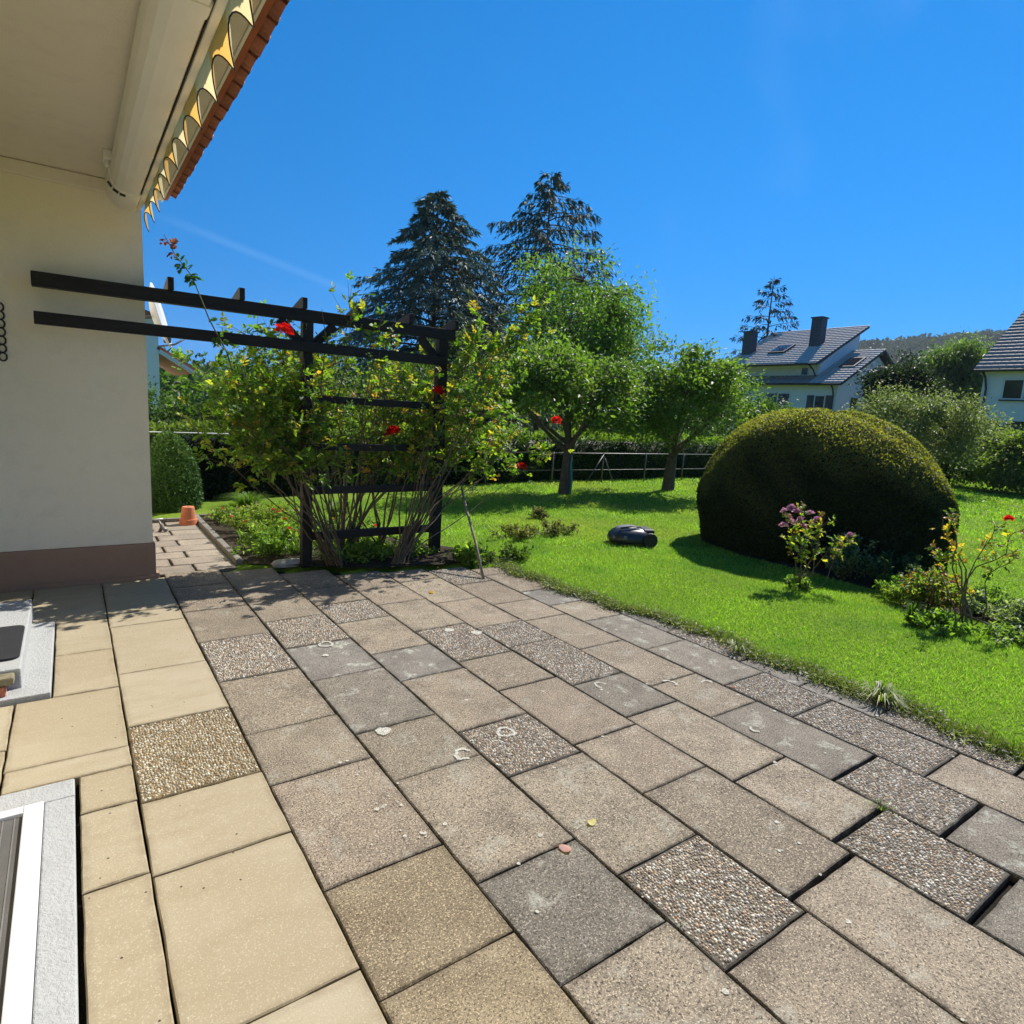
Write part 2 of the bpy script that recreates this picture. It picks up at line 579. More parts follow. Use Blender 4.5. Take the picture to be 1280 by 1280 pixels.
MT['soffit'] = m_plaster('soffit_paint', (.88, .80, .645), (.80, .71, .55), 220)
MT['plinth'] = m_plaster('brown_plinth', (.38, .24, .16), (.30, .185, .125), 120)
MT['wood'] = m_wood('black_stained_timber', (.011, .009, .008))
MT['white'] = m_plain('white_lacquer', (.74, .71, .62), .4, .05, 3, 120, .03)
MT['whitebar'] = m_plain('white_frame', (.56, .56, .57), .35, .08, 3, 120, .03)
MT['fascia'] = m_plain('rust_red_fascia', (.34, .085, .030), .7, .25, 5, 60, .2)
MT['tile'] = m_plain('clay_roof_tile', (.38, .135, .070), .75, .3, 8, 90, .3, rand=True)
MT['yellow'] = m_cloth('yellow_awning_cloth', (.88, .52, .13), .6)
MT['cream'] = m_cloth('cream_awning_cloth', (.88, .74, .40), .6)
MT['black'] = m_plain('black_plastic', (.012, .012, .013), .5, .2, 8, 100, .05)
MT['iron'] = m_plain('black_iron', (.012, .011, .010), .5, .3, 20, 100, .2)
MT['concrete'] = m_plaster('painted_concrete', (.36, .365, .36), (.27, .275, .265), 60)
MT['mat'] = m_plain('rubber_mat', (.009, .009, .012), .85, .3, 10, 200, .5)
MT['mesh'] = m_plain('grey_mesh', (.085, .080, .072), .75, .25, 4, 300, .6)
MT['rib'] = m_plain('mesh_ribs', (.16, .15, .14), .6, .2, 4, 100, .1)
MT['brick'] = m_plain('old_brick', (.33, .115, .06), .9, .3, 12, 90, .4)
MT['stone'] = m_plain('rubble', (.19, .165, .10), .9, .35, 12, 60, .5)
MT['terracotta'] = m_plain('terracotta', (.48, .155, .070), .8, .18, 9, 90, .15)
MT['galv'] = m_plain('galvanised_steel', (.15, .155, .15), .5, .2, 9, 90, .05, .5)
MT['teal'] = m_plain('teal_net', (.03, .26, .24), .7, .3, 20, 90, .3)
MT['anthracite'] = m_plain('anthracite_shell', (.030, .031, .036), .28, .15, 4, 120, .02)
MT['silver'] = m_plain('grey_shell', (.22, .22, .24), .3, .12, 4, 120, .02)
MT['whitewall'] = m_plaster('white_render', (.78, .79, .80), (.70, .71, .72), 40)
MT['roofgrey'] = m_plain('brown_grey_tiles', (.58, .49, .43), .6, .22, 6, 40, 0)
MT['roofdark'] = m_plain('dark_tiles', (.36, .26, .22), .6, .25, 6, 40, 0)
MT['roofred'] = m_plain('red_tiles', (.36, .11, .065), .75, .3, 6, 40, .2)
MT['slate'] = m_plain('slate_cladding', (.055, .062, .080), .6, .2, 6, 40, .2)
MT['trim'] = m_plain('dark_trim', (.03, .032, .04), .6, .2, 6, 40, .1)
MT['pane'] = m_glass('window_glass', (.02, .024, .03))
MT['frame'] = m_plain('window_frame', (.70, .70, .70), .5, .05, 4, 60, .02)
MT['hill'] = m_ground('wooded_hill', (.045, .075, .030), (.060, .090, .035), (.03, .05, .02), .02, .15, .3)
MT['lichen_patch'] = m_plain('lichen', (.50, .485, .41), .95, .12, 40, 160, .4)
_nt = MT['lichen_patch'].node_tree
_v, _ = obj_vec(_nt, False)
_tr = nd(_nt, 'BsdfTransparent'); _ms = nd(_nt, 'MixShader')
_nt.links.new(mrange(_nt, noise(_nt, _v, 130, 4, .7), .36, .56, .30, .97), _ms.inputs[0])
_nt.links.new(_tr.outputs[0], _ms.inputs[1]); _nt.links.new(_nt.nodes['Principled BSDF'].outputs[0], _ms.inputs[2])
_nt.links.new(_ms.outputs[0], _nt.nodes['Material Output'].inputs['Surface'])
MT['stump'] = m_plain('stones', (.36, .35, .32), .9, .3, 9, 60, .4)

# ================================================================== SETTING
def lz(x, y):
    """lawn surface height"""
    return (0.045 * np.exp(-((x - 5.9) / .7) ** 2) / (1 + np.exp(-(5.8 - y) * 3))
            + 0.012 * np.sin(x * 1.3 + 1) * np.sin(y * 1.1) + .012)

BED = [(8.05, 5.6), (7.65, 5.35), (7.45, 5.0), (7.47, 4.1), (7.42, 3.1), (7.33, 2.3), (7.08, 1.7), (6.95, .4), (7.1, -.6), (7.9, -.6), (8.1, .8), (8.15, 1.9), (8.7, 2.9), (9.9, 3.6), (10.2, 4.6), (9.8, 5.8), (9.0, 6.2), (8.4, 6.1)]
BED2 = [(1.48, 6.85), (1.9, 6.58), (2.6, 6.18), (3.3, 6.05), (4.0, 5.95), (4.3, 6.3), (3.6, 7.2), (3.1, 8.6), (2.9, 9.7), (1.48, 9.75)]

def inside(poly, x, y):
    x, y = np.asarray(x), np.asarray(y)
    r = np.zeros(x.shape, bool)
    n = len(poly)
    for i in range(n):
        x0, y0 = poly[i]; x1, y1 = poly[(i + 1) % n]
        c = ((y0 > y) != (y1 > y)) & (x < (x1 - x0) * (y - y0) / (y1 - y0 + 1e-12) + x0)
        r ^= c
    return r

def edge_x(y):
    """the overgrown right edge of the patio"""
    return np.interp(y, [-1, .9, 1.7, 2.5, 3.3, 4.4, 5.5, 6.0], [4.32, 4.32, 4.36, 4.30, 4.36, 4.08, 4.0, 4.0]) + .035 * np.sin(y * 9) + .02 * np.sin(y * 23)

def paved(x, y):
    return ((x < edge_x(y)) & (y > -6.2) & (y < np.interp(x, [0, .6, 1.3, 2.0, 2.6, 3.8, 4.2], [6.7, 6.9, 6.75, 6.5, 6.08, 5.85, 5.6]))) | ((x > .4) & (x < 1.48) & (y < 9.75))

xs = np.unique(np.concatenate([[-1500, -400, -120, -40, -15], np.arange(-6, 3.9, .5), np.arange(3.9, 4.7, .04), np.arange(4.7, 12, .2), np.arange(12, 40, 1), [60, 120, 400, 1500]]))
ys = np.unique(np.concatenate([[-1500, -400, -120, -40, -15], np.arange(-6, 7.4, .12), np.arange(7.4, 10.2, .15), np.arange(10.2, 40, 1), [60, 120, 400, 1500]]))
X, Y = np.meshgrid(xs, ys)
Z = np.where(np.hypot(X, Y) < 60, lz(X, Y), 0.0)
Z = np.where(paved(X, Y) | ((X < 1.0) & (Y > -6) & (Y < 12) & (X > -12)), -0.11, Z)
nx, ny = len(xs), len(ys)
i = np.arange(ny - 1)[:, None] * nx + np.arange(nx - 1)[None, :]
link_mesh('lawn', np_mesh('lawn', np.stack([X, Y, Z], -1).reshape(-1, 3), np.stack([i, i + 1, i + nx + 1, i + nx], -1).reshape(-1, 4), smooth=True), MT['lawn'], kind='structure')

def sheet(name, poly, z, mat, **kw):
    return Geo().add([(x, y, z) for x, y in poly], [tuple(range(len(poly)))]).obj(name, mat, **kw)

sheet('flower_bed', BED, .026, MT['soil'], kind='structure')
sheet('flower_bed', BED2, .030, MT['soil'], kind='structure')
patio = sheet('patio', [(-1.0, -6.2), (4.7, -6.2), (4.7, 5.6), (4.1, 5.9), (2.6, 6.2), (1.5, 6.8), (.6, 6.95), (-1.0, 6.8)], -.040, MT['bedding'], kind='structure')
path = sheet('garden_path', [(.55, 6.80), (1.46, 6.80), (1.46, 9.75), (.55, 9.75)], -.036, MT['bedding'], kind='structure')

# ---- flags
_slab_cache = {}
def slab_mesh(w, l, mat, variant, th=.055):
    key = (round(w, 2), round(l, 2), mat, variant)
    if key in _slab_cache: return _slab_cache[key]
    r = random.Random(hash((round(w, 2), round(l, 2), variant)) & 0xffff)
    hw, hl, m = w / 2, l / 2, 5
    ring = []
    cs = [(-hw, -hl), (hw, -hl), (hw, hl), (-hw, hl)]
    for e in range(4):
        a, b = cs[e], cs[(e + 1) % 4]
        for k in range(m):
            t = k / m
            j = .0022
            ring.append((a[0] + (b[0] - a[0]) * t + r.uniform(-j, j), a[1] + (b[1] - a[1]) * t + r.uniform(-j, j)))
    n = len(ring)
    bev = .005
    ins = r.uniform(.022, .040)
    V = [(x * (1 - ins / hw), y * (1 - ins / hl), 0) for x, y in ring] + [(x * (1 - bev / hw), y * (1 - bev / hl), 0) for x, y in ring] + [(x, y, -bev * r.uniform(.7, 1.3)) for x, y in ring] + [(x, y, -th) for x, y in ring]
    F = [tuple(range(n))]
    for q in range(3):
        F += [(q * n + i, (q + 1) * n + i, (q + 1) * n + (i + 1) % n, q * n + (i + 1) % n) for i in range(n)]
    me = bpy.data.meshes.new('paving_slab')
    me.from_pydata(V, [], F)
    at = me.attributes.new('rim', 'FLOAT', 'POINT')
    at.data.foreach_set('value', [0.0] * n + [.8] * n + [1.0] * n + [1.0] * n)
    me.materials.append(MT[mat])
    _slab_cache[key] = me
    return me

PEB_GREY = [(.38, .33, .26), (.28, .22, .17), (.46, .42, .35), (.35, .26, .17), (.20, .165, .13), (.42, .31, .20), (.56, .53, .46)]
PEB_TAN = [(.36, .29, .18), (.31, .23, .13), (.42, .38, .29), (.24, .17, .09), (.48, .45, .36), (.28, .24, .17)]
_peb_cache = {}
def pebble_mesh(w, l, kind, variant):
    key = (round(w, 2), round(l, 2), kind, variant)
    if key in _peb_cache: return _peb_cache[key]
    R = np.random.default_rng(hash((round(w, 2), round(l, 2), variant)) & 0xffff)
    sp = .0125
    gx, gy = np.meshgrid(np.arange(-w / 2 + sp, w / 2 - sp * .6, sp), np.arange(-l / 2 + sp, l / 2 - sp * .6, sp))
    P = np.stack([gx.ravel(), gy.ravel()], 1) + R.uniform(-.0045, .0045, (gx.size, 2))
    P = P[R.random(len(P)) < .93]
    n = len(P)
    a = R.random(n) * np.pi
    rx = R.uniform(.0048, .0092, n); ry = rx * R.uniform(.55, .95, n); h = R.uniform(.0025, .0062, n)
    ang = np.arange(5) * 2 * np.pi / 5
    V = np.zeros((n, 11, 3))
    for k in range(5):
        for ring, s, hh in ((0, 1.0, 0.0), (1, .72, .72)):
            x = rx * s * np.cos(ang[k] + ring * .6); y = ry * s * np.sin(ang[k] + ring * .6)
            V[:, ring * 5 + k, 0] = P[:, 0] + x * np.cos(a) - y * np.sin(a)
            V[:, ring * 5 + k, 1] = P[:, 1] + x * np.sin(a) + y * np.cos(a)
            V[:, ring * 5 + k, 2] = h * hh - .002 * (1 - ring)
    V[:, 10, :2] = P; V[:, 10, 2] = h
    T = []
    for k in range(5):
        q = (k + 1) % 5
        T += [(k, q, 5 + k), (q, 5 + q, 5 + k), (5 + k, 5 + q, 10)]
    F = (np.arange(n)[:, None, None] * 11 + np.array(T)[None]).reshape(-1, 3)
    pal = np.array(PEB_TAN if kind == 'tan' else PEB_GREY)
    c = pal[R.choice(len(pal), n)] * R.uniform(.8, 1.5, (n, 1))
    me = np_mesh('pebbles', V.reshape(-1, 3), F, np.repeat(np.clip(c, 0, .85), 11, 0), smooth=True)
    me.materials.append(MT['pebble'])
    _peb_cache[key] = me
    return me

_cnt = [0]
def slab(x0, x1, y0, y1, mat='grey', parent=None, gap=.004, tilt=.0022, z=0.0):
    w, l = x1 - x0 - 2 * gap, y1 - y0 - 2 * gap
    _cnt[0] += 1
    v = _cnt[0] % 3
    loc = ((x0 + x1) / 2 + random.uniform(-.0015, .0015), (y0 + y1) / 2 + random.uniform(-.0015, .0015), z + random.uniform(-.002, .002))
    rot = (random.uniform(-tilt, tilt), random.uniform(-tilt, tilt), random.uniform(-.002, .002))
    peb = mat.startswith('peb')
    m = {'peb': 'mortar', 'peb_tan': 'mortar_tan'}.get(mat, mat)
    o = link_mesh('paving_slab', slab_mesh(w, l, m, v), None, parent or patio, loc, rot)
    if peb:
        p = link_mesh('pebbles', pebble_mesh(w - .008, l - .008, 'tan' if mat == 'peb_tan' else 'grey', v % 2), None, o, (0, 0, .0008), (0, 0, 0), kind='stuff')
    return o

US = [None, .171, .685, 1.192, 1.693, 2.185, 2.671, 3.147, 3.626, 4.108, 4.60]
COLS = {
 1: [6.72, 5.72, 5.385, 4.425, 3.663, 2.912, 2.407, 1.641, .89, .38, -.37, -1.1],
 2: [6.85, 6.28, 5.53, 4.78, 4.026, 3.29, 2.77, 2.018, 1.503, .75, .25, -.5, -1.1],
 3: [6.70, 5.90, 5.02, 4.39, 3.775, 3.02, 2.513, 1.755, 1.247, .5, -.25, -1.0],
 4: [6.42, 5.76, 5.25, 4.735, 4.018, 3.515, 2.765, 2.27, 1.502, .995, .25, -.5, -1.0],
 5: [6.15, 5.54, 5.04, 4.30, 3.61, 3.09, 2.337, 1.83, 1.068, .31, -.45, -1.0],
 6: [6.05, 5.64, 4.875, 4.15, 3.67, 2.92, 2.424, 1.669, 1.158, .638, -.11, -.86],
 7: [5.95, 5.33, 4.62, 4.12, 3.396, 2.66, 2.162, 1.41, .907, .4, -.35, -1.0],
 8: [5.80, 5.515, 4.845, 4.37, 3.88, 3.149, 2.42, 1.912, 1.168, .66, .15, -.6],
 9: [5.55, 4.9, 4.1, 3.36, 2.64, 2.15, 1.64, .91, .4, -.35, -1.0]}
KIND = {(1, 3.663): 'peb_tan', (2, 4.78): 'peb', (3, 5.02): 'peb', (4, 5.25): 'peb', (4, 2.765): 'peb', (4, 1.502): 'peb', (5, 4.30): 'peb', (6, 4.15): 'peb', (6, 3.67): 'peb', (6, 1.158): 'peb',
        (7, 5.95): 'peb', (7, 1.41): 'peb', (8, 2.42): 'peb', (8, 1.912): 'peb', (9, 3.36): 'peb', (9, 1.64): 'peb',
        (2, 2.018): 'ochre', (2, 1.503): 'ochre', (2, .75): 'ochre', (3, 3.775): 'dark', (6, 2.92): 'dark', (8, 3.88): 'dark', (8, 3.149): 'dark', (7, 2.162): 'dark', (7, .907): 'dark', (5, 4.30): 'peb', (4, 4.018): 'lichen', (3, 4.39): 'lichen',
        (8, 4.845): 'lichen', (9, 4.1): 'lichen', (9, 2.64): 'lichen', (9, 2.15): 'lichen', (6, .638): 'dark', (3, 1.755): 'dark'}
WIDE = {(5, 1.068): .017, (6, 1.158): .017, (6, .638): .026, (7, 1.41): .013, (7, .907): .015, (8, 1.168): .008, (9, .91): .012, (6, 1.669): .006}
for c in COLS:                                     # the terrace goes on behind the viewer
    q = COLS[c][-1]
    for k in range(7):
        q -= (.75, .5)[(k + c) % 2]; COLS[c].append(round(q, 3))
for c, br in COLS.items():
    for k in range(len(br) - 1):
        top, bot = br[k], br[k + 1]
        mat = KIND.get((c, top), 'sand' if c == 1 else 'grey')
        g_top = WIDE.get((c, top), 0)
        slab(US[c], US[c + 1], bot, top - g_top, mat)
for (a, b, c, d) in [(-.33, .171, 5.63, 6.70), (-.16, .171, 4.93, 5.63), (-.16, .171, 4.245, 4.93), (-.33, .171, 3.465, 4.245), (-.33, .171, 3.265, 3.465), (-.045, .171, 2.95, 3.265),
                     (-.045, .171, 2.44, 2.95), (-.045, .171, 1.69, 2.44), (-.045, .171, .94, 1.69), (-.045, .171, .19, .94), (-.045, .171, -.6, .19), (-.045, .171, -1.2, -.6), *[(-.83, .171, -1.7 - .5 * k, -1.2 - .5 * k) for k in range(9)], (-.83, -.33, 3.70, 4.245), (-.83, -.33, 3.265, 3.70), (-.83, -.33, 6.35, 6.70)]:
    slab(a, b, c, d, 'sand')
# path flags: rows 0.315 m deep, open joints alternating
yv = 6.83
k = 0
while yv < 9.70:
    jx = (.985, .80)[k % 2]
    slab(.60, jx, yv, yv + .315, 'path', path, gap=.006)
    slab(jx + .012, 1.375, yv, yv + .315, 'path', path, gap=.004)
    yv += .315; k += 1
yv = 6.95
while yv < 9.6:
    Geo().box(1.385, 1.455, yv, yv + .49, -.05, .055).obj('kerbstone', MT['kerb'], path, bevel=.006)
    yv += .497
xv = .62
for k in range(2):
    Geo().box(xv, xv + .40, 9.63, 9.70, -.05, .05).obj('kerbstone', MT['kerb'], path, bevel=.006); xv += .406
# long edging stones behind the red-flowering bed
for k in range(3):
    Geo().box(1.47 + k * .5, 1.965 + k * .5, 9.78, 9.85, -.05, .06).obj('kerbstone', MT['kerb'], path, bevel=.006)

# ---- lichen rings and spots on the flags
def lichen(x, y, r, ring):
    n = 26
    ph = random.random() * 6
    def rad(t, base): return base * (1 + .10 * math.sin(3 * t + ph) + .07 * math.sin(7 * t + 2 * ph) + random.uniform(-.05, .05))
    g = Geo()
    ts = [2 * math.pi * i / n for i in range(n)]
    outer = [(rad(t, r) * math.cos(t), rad(t, r) * math.sin(t), .0012) for t in ts]
    if ring:
        inner = [(rad(t, r * .66) * math.cos(t), rad(t, r * .66) * math.sin(t), .0016) for t in ts]
        a0 = random.randint(0, n); span = n if ring > .9 else int(n * ring)
        g.add(outer + inner, [((a0 + i) % n, (a0 + i + 1) % n, n + (a0 + i + 1) % n, n + (a0 + i) % n) for i in range(span)])
    else:
        g.add(outer, [tuple(range(n))])
    g.obj('lichen_patch', MT['lichen_patch'], patio, loc=(x, y, .0045))
for x, y, r, ring in [(1.48, 4.34, .055, 1), (1.34, 2.97, .042, 0), (1.61, 2.55, .055, .75), (1.93, 2.63, .055, 1), (2.85, 2.83, .045, .7), (3.27, 1.93, .04, .45), (1.41, 4.14, .022, 0), (3.30, 2.62, .05, .5), (3.55, 2.5, .04, .5), (2.45, 4.2, .04, 0), (2.62, 4.05, .045, 0)]:
    lichen(x, y, r, ring)
g = Geo()
def disc(g, x, y, r, z=.0042, n=7):
    ph = random.random() * 6
    g.add([(x + r * random.uniform(.7, 1.2) * math.cos(ph + 6.283 * i / n), y + r * random.uniform(.7, 1.2) * math.sin(ph + 6.283 * i / n), z) for i in range(n)], [tuple(range(n))])
for k in range(110):
    x = random.uniform(.8, 4.2); y = random.uniform(.6, 5.6)
    disc(g, x, y, random.choice([.004, .005, .007, .009, .012]))
for k in range(20):                                   # a trail of spots beside the third joint
    t = random.random()
    disc(g, 1.10 + random.gauss(0, .05), 2.05 + t * .85, random.choice([.005, .006, .008, .011]))
for k in range(30):
    disc(g, random.gauss(3.4, .6), random.gauss(1.7, .7), random.choice([.006, .008, .012]))
g.obj('lichen_spots', MT['lichen_patch'], patio, kind='stuff')

# ================================================================== GRASS
def in_view(x, y, m=8):
    a = np.degrees(np.arctan2(x, y))
    return (a > math.degrees(YAW) - 42 - m) & (a < math.degrees(YAW) + 42 + m)

def grass_points(n, x0, x1, y0, y1, dmin, dmax):
    x = rng.uniform(x0, x1, n); y = rng.uniform(y0, y1, n)
    d = np.hypot(x, y)
    k = (d >= dmin) & (d < dmax) & in_view(x, y) & ~paved(x, y) & ~inside(BED, x, y) & ~inside(BED2, x, y) & ~((x < .75) & (y < 12)) & (y < 12.9 + .02 * x)
    return x[k], y[k]

def blades(x, y, h, w, lean=.8):
    n = len(x)
    z = lz(x, y)
    a = rng.random(n) * 2 * np.pi
    s = np.stack([np.cos(a), np.sin(a), np.zeros(n)], 1) * (w / 2)[:, None]
    b = rng.random(n) * 2 * np.pi
    l = rng.normal(0, lean, n)
    tip = np.stack([np.cos(b) * l * h, np.sin(b) * l * h, h], 1)
    p = np.stack([x, y, z - .006], 1)
    V = np.stack([p - s, p + s, p + tip], 1).reshape(-1, 3)
    return V

GR = [(.200, .325, .030), (.255, .370, .048), (.110, .215, .022), (.400, .440, .190)]
V, C = [], []
for (n, x0, x1, y0, y1, a, b, h, w) in [(340000, 3.9, 8.2, -.8, 8.5, 0, 8.2, .034, .0062), (330000, 2, 13, 1, 11, 8.2, 12.5, .038, .011), (150000, 1, 18, 2, 13, 12.5, 18, .05, .020), (70000, 12, 33, 1, 13, 18, 34, .06, .045)]:
    x, y = grass_points(n, x0, x1, y0, y1, a, b)
    patch = .5 + .5 * np.sin(x * 2.1 + 3 * np.sin(y * .9)) * np.sin(y * 1.7 + 2 * np.sin(x * 1.1))
    hh = h * rng.uniform(.45, 1.25, len(x)) * (.8 + .35 * patch)
    V.append(blades(x, y, hh, w * rng.uniform(.6, 1.3, len(x))))
    c = palette(len(x), GR, .22, [.4, .3, .2, .1])
    c = c * (0.85 + .35 * patch[:, None])
    dry = np.clip(np.sin(x * .9 + 1.7 * np.sin(y * .6 + 1)) * np.sin(y * .8 + 1.3 * np.sin(x * .7)) * 1.6 - .35 + rng.normal(0, .25, len(x)), 0, 1)[:, None]
    clo = np.clip(np.sin(x * 3.1 + 2 * np.sin(y * 2.3)) * np.sin(y * 2.7 + 2 * np.sin(x * 1.9)) * 2 - .9 + rng.normal(0, .3, len(x)), 0, 1)[:, None]
    c = c * (1 - dry * .5) + np.array([.34, .33, .09]) * dry * .5
    c = c * (1 - clo * .6) + np.array([.075, .20, .03]) * clo * .6
    C.append(np.repeat(c, 3, 0))
V = np.concatenate(V); C = np.concatenate(C)
link_mesh('lawn_grass', np_mesh('lawn_grass', V, np.arange(len(V)).reshape(-1, 3), C), MT['grass'], label='short sunlit green lawn grass beside the paved terrace', cat='grass', kind='stuff')

# longer grass, dry blades and fallen bits where the lawn meets the flags
n = 15000
y = rng.uniform(-.8, 6.2, n); x = edge_x(y) + rng.normal(.05, .05, n)
h = rng.uniform(.025, .085, n)
V = blades(x, y, h, rng.uniform(.004, .009, n), .8)
C = np.repeat(palette(n, [(.07, .13, .015), (.13, .17, .03), (.20, .19, .08), (.10, .12, .05)], .25), 3, 0)
link_mesh('edge_grass', np_mesh('edge_grass', V, np.arange(len(V)).reshape(-1, 3), C), MT['grass'], label='ragged longer grass along the edge of the terrace', cat='grass', kind='stuff')
n = 5200
y = rng.uniform(-.8, 6.1, n); x = edge_x(y) + rng.normal(.015, .055, n)
p = np.stack([x, y, rng.uniform(.004, .045, n) + np.where(x > edge_x(y) + .05, .02, 0)], 1)
ax = rdir(n); ax[:, 2] *= .35
nr = np.tile([0, 0, 1.0], (n, 1)) + rdir(n) * .5
leaves('leaf_litter', p, ax, nr, rng.uniform(.02, .05, n), rng.uniform(.007, .016, n), palette(n, [(.34, .34, .29), (.24, .26, .20), (.14, .17, .08), (.30, .24, .15), (.10, .08, .05)], .2), MT['leaf'],
       label='grey withered leaves and clippings along the terrace edge', cat='leaf litter', kind='stuff')
# moss in the joints
n = 1500
c = rng.integers(1, 9, n); ux = np.array([US[i + 1] for i in c])
p = np.stack([ux + rng.normal(0, .004, n), rng.uniform(.3, 6, n), rng.uniform(-.02, -.004, n)], 1)
leaves('joint_moss', p, rdir(n) + [0, 0, .6], rdir(n), .012, .006, palette(n, [(.05, .06, .02), (.08, .07, .03), (.10, .06, .03)], .3), MT['leaf'], patio, kind='stuff')

def tuft(name, x, y, n, h, spread, cols, z=None, w=.008, droop=.5, **kw):
    a = rng.random(n) * 6.283
    l = rng.uniform(.2, 1.0, n)
    out = np.stack([np.cos(a), np.sin(a)], 1) * (spread * l)[:, None]
    hh = h * rng.uniform(.6, 1.1, n)
    z0 = lz(np.array(x), np.array(y)) if z is None else z
    base = np.stack([x + out[:, 0] * .12, y + out[:, 1] * .12, np.full(n, z0)], 1)
    mid = base + np.stack([out[:, 0] * .5, out[:, 1] * .5, hh * .85], 1)
    tip = base + np.stack([out[:, 0], out[:, 1], hh * (1 - droop * l)], 1)
    s = np.stack([-np.sin(a), np.cos(a), np.zeros(n)], 1) * (w / 2)
    V = np.stack([base - s, base + s, mid + s * .8, mid - s * .8, tip], 1).reshape(-1, 3)
    b = np.arange(n)[:, None] * 5
    F = np.concatenate([b + [[0, 1, 2]], b + [[0, 2, 3]], b + [[3, 2, 4]]])
    C = np.repeat(palette(n, cols, .2), 5, 0)
    return link_mesh(name, np_mesh(name, V, F, C), MT['grass'], **kw)
tuft('grass_tuft', 4.36, 1.72, 90, .13, .20, [(.12, .16, .03), (.24, .22, .10), (.07, .11, .02)], z=0.01, droop=.75, label='spiky half-dry grass tuft sprawling over the terrace edge', cat='grass tuft')
tuft('grass_tuft', 4.25, 2.75, 60, .10, .14, [(.12, .16, .03), (.30, .29, .22), (.07, .11, .02)], z=0.01, droop=.6, label='small pale grass tuft over the lichen flags at the terrace edge', cat='grass tuft')
tuft('grass_tuft', 3.13, 1.15, 22, .05, .10, [(.14, .18, .03), (.10, .16, .02)], z=-.01, droop=.5, w=.004, label='thin weed growing out of a wide joint between pebble flags', cat='weed')

# ================================================================== HOUSE
house = empty('house', (0, 6.75, 0), label='cream plastered house with deep eaves and brown plinth beside the terrace', cat='house')
def hp(g, name, mat, parent=house, **kw):
    o = g.obj(name, mat, parent, **kw)
    if parent is house: o.location = (0, -6.75, 0)
    return o
hp(Geo().box(-6, .60, 6.75, 12.5, .345, 3.552), 'wall', MT['plaster'])
hp(Geo().box(-6, .617, 6.722, 12.52, -.1, .343), 'plinth', MT['plinth'], bevel=.006)
hp(Geo().box(-6, .645, 6.705, 6.9, -.1, .035), 'plinth', MT['plinth'], bevel=.006)
hp(Geo().box(-6, -1.05, -4.2, 6.748, -.1, 3.548), 'wall', MT['plaster'])
hp(Geo().box(-1.05, .36, 6.70, 6.7485, 3.44, 3.549), 'cornice', MT['soffit'], bevel=.01)
hp(Geo().box(-1.3, .785, -4.3, 7.04, 3.553, 3.60), 'soffit', MT['soffit'])
hp(Geo().box(.7865, .80, -4.3, 7.045, 3.54, 3.625), 'eaves_board', MT['white'])
hp(Geo().box(.8015, .848, -4.3, 7.09, 3.575, 3.635), 'fascia', MT['fascia'])
PIT = math.radians(24)
def rz(x): return 3.64 + (.87 - x) * math.tan(PIT)
hp(Geo().prism([(.87, rz(.87)), (-3.0, rz(-3.0)), (-6.87, rz(.87)), (-6.87, rz(.87) - .05), (-3.0, rz(-3.0) - .10), (.852, rz(.87) - .012)], 'y', -4.3, 7.10), 'roof', MT['fascia'])
roof = [o for o in house.children if o.name.startswith('roof')][0]
# barrel tiles of the eaves
def tile_mesh():
    n = 8
    V, F = [], []
    for yi in (0.0, -.42):
        for th in (0, -.016):
            for k in range(n + 1):
                a = math.pi * k / n
                V.append((yi, -.1 * math.cos(a) * (1 if th == 0 else .84), .055 * math.sin(a) + th))
    m = n + 1
    for k in range(n):
        F += [(k, k + 1, 2 * m + k + 1, 2 * m + k), (m + k + 1, m + k, 3 * m + k, 3 * m + k + 1), (k + 1, k, m + k, m + k + 1), (2 * m + k, 2 * m + k + 1, 3 * m + k + 1, 3 * m + k)]
    me = bpy.data.meshes.new('roof_tile')
    me.from_pydata(V, [], F)
    me.materials.append(MT['tile'])
    return me
tm = tile_mesh()
for row in range(3):
    for k in range(56):
        yy = 7.02 - k * .2
        x = .932 - row * .33
        if row and k % 1: continue
        link_mesh('roof_tile', tm, None, roof, (x + random.uniform(-.006, .006), yy, rz(x) + .012 + row * .004), (0, PIT, random.uniform(-.01, .01)))
# patio door in the long wall, left of the picture
door = hp(Geo().box(-1.05, -1.03, 4.5, 6.2, .30, 2.5), 'door', MT['pane'])
f = Geo()
f.box(-1.048, -1.0, 4.42, 4.50, .22, 2.58).box(-1.048, -1.0, 6.2, 6.28, .22, 2.58).box(-1.048, -1.0, 4.5, 6.2, 2.5, 2.58).box(-1.048, -1.0, 4.5, 6.2, .22, .30).box(-1.048, -1.002, 5.31, 5.39, .3, 2.5)
f.obj('frame', MT['whitebar'], door)

# ---- awning under the soffit
aw = empty('awning', (.5, 6.6, 3.5), label='retracted awning cassette under the eaves with scalloped yellow and cream valance', cat='awning')
def ap(g, name, mat, parent=aw, **kw):
    o = g.obj(name, mat, parent, **kw)
    if parent is aw: o.location = (-.5, -6.6, -3.5)
    return o
def cas_prof(s=1.0, cx=.44, cz=3.43):
    pts = [(.345, 3.53), (.335, 3.45), (.345, 3.39), (.37, 3.345), (.41, 3.32), (.46, 3.312), (.525, 3.312), (.535, 3.33), (.54, 3.53)]
    return [(cx + (x - cx) * s, cz + (z - cz) * s) for x, z in pts]
ap(Geo().prism(cas_prof(), 'y', -3.5, 6.08), 'cassette', MT['white'])
ap(Geo().prism(cas_prof(1.09), 'y', 6.083, 6.60), 'end_cap', MT['white'], bevel=.012)
for yb in (5.9, 3.05, .2):
    ap(Geo().box(.29, .345, yb, yb + .16, 3.49, 3.552).box(.30, .325, yb + .05, yb + .10, 3.44, 3.49), 'bracket', MT['white'], bevel=.004)
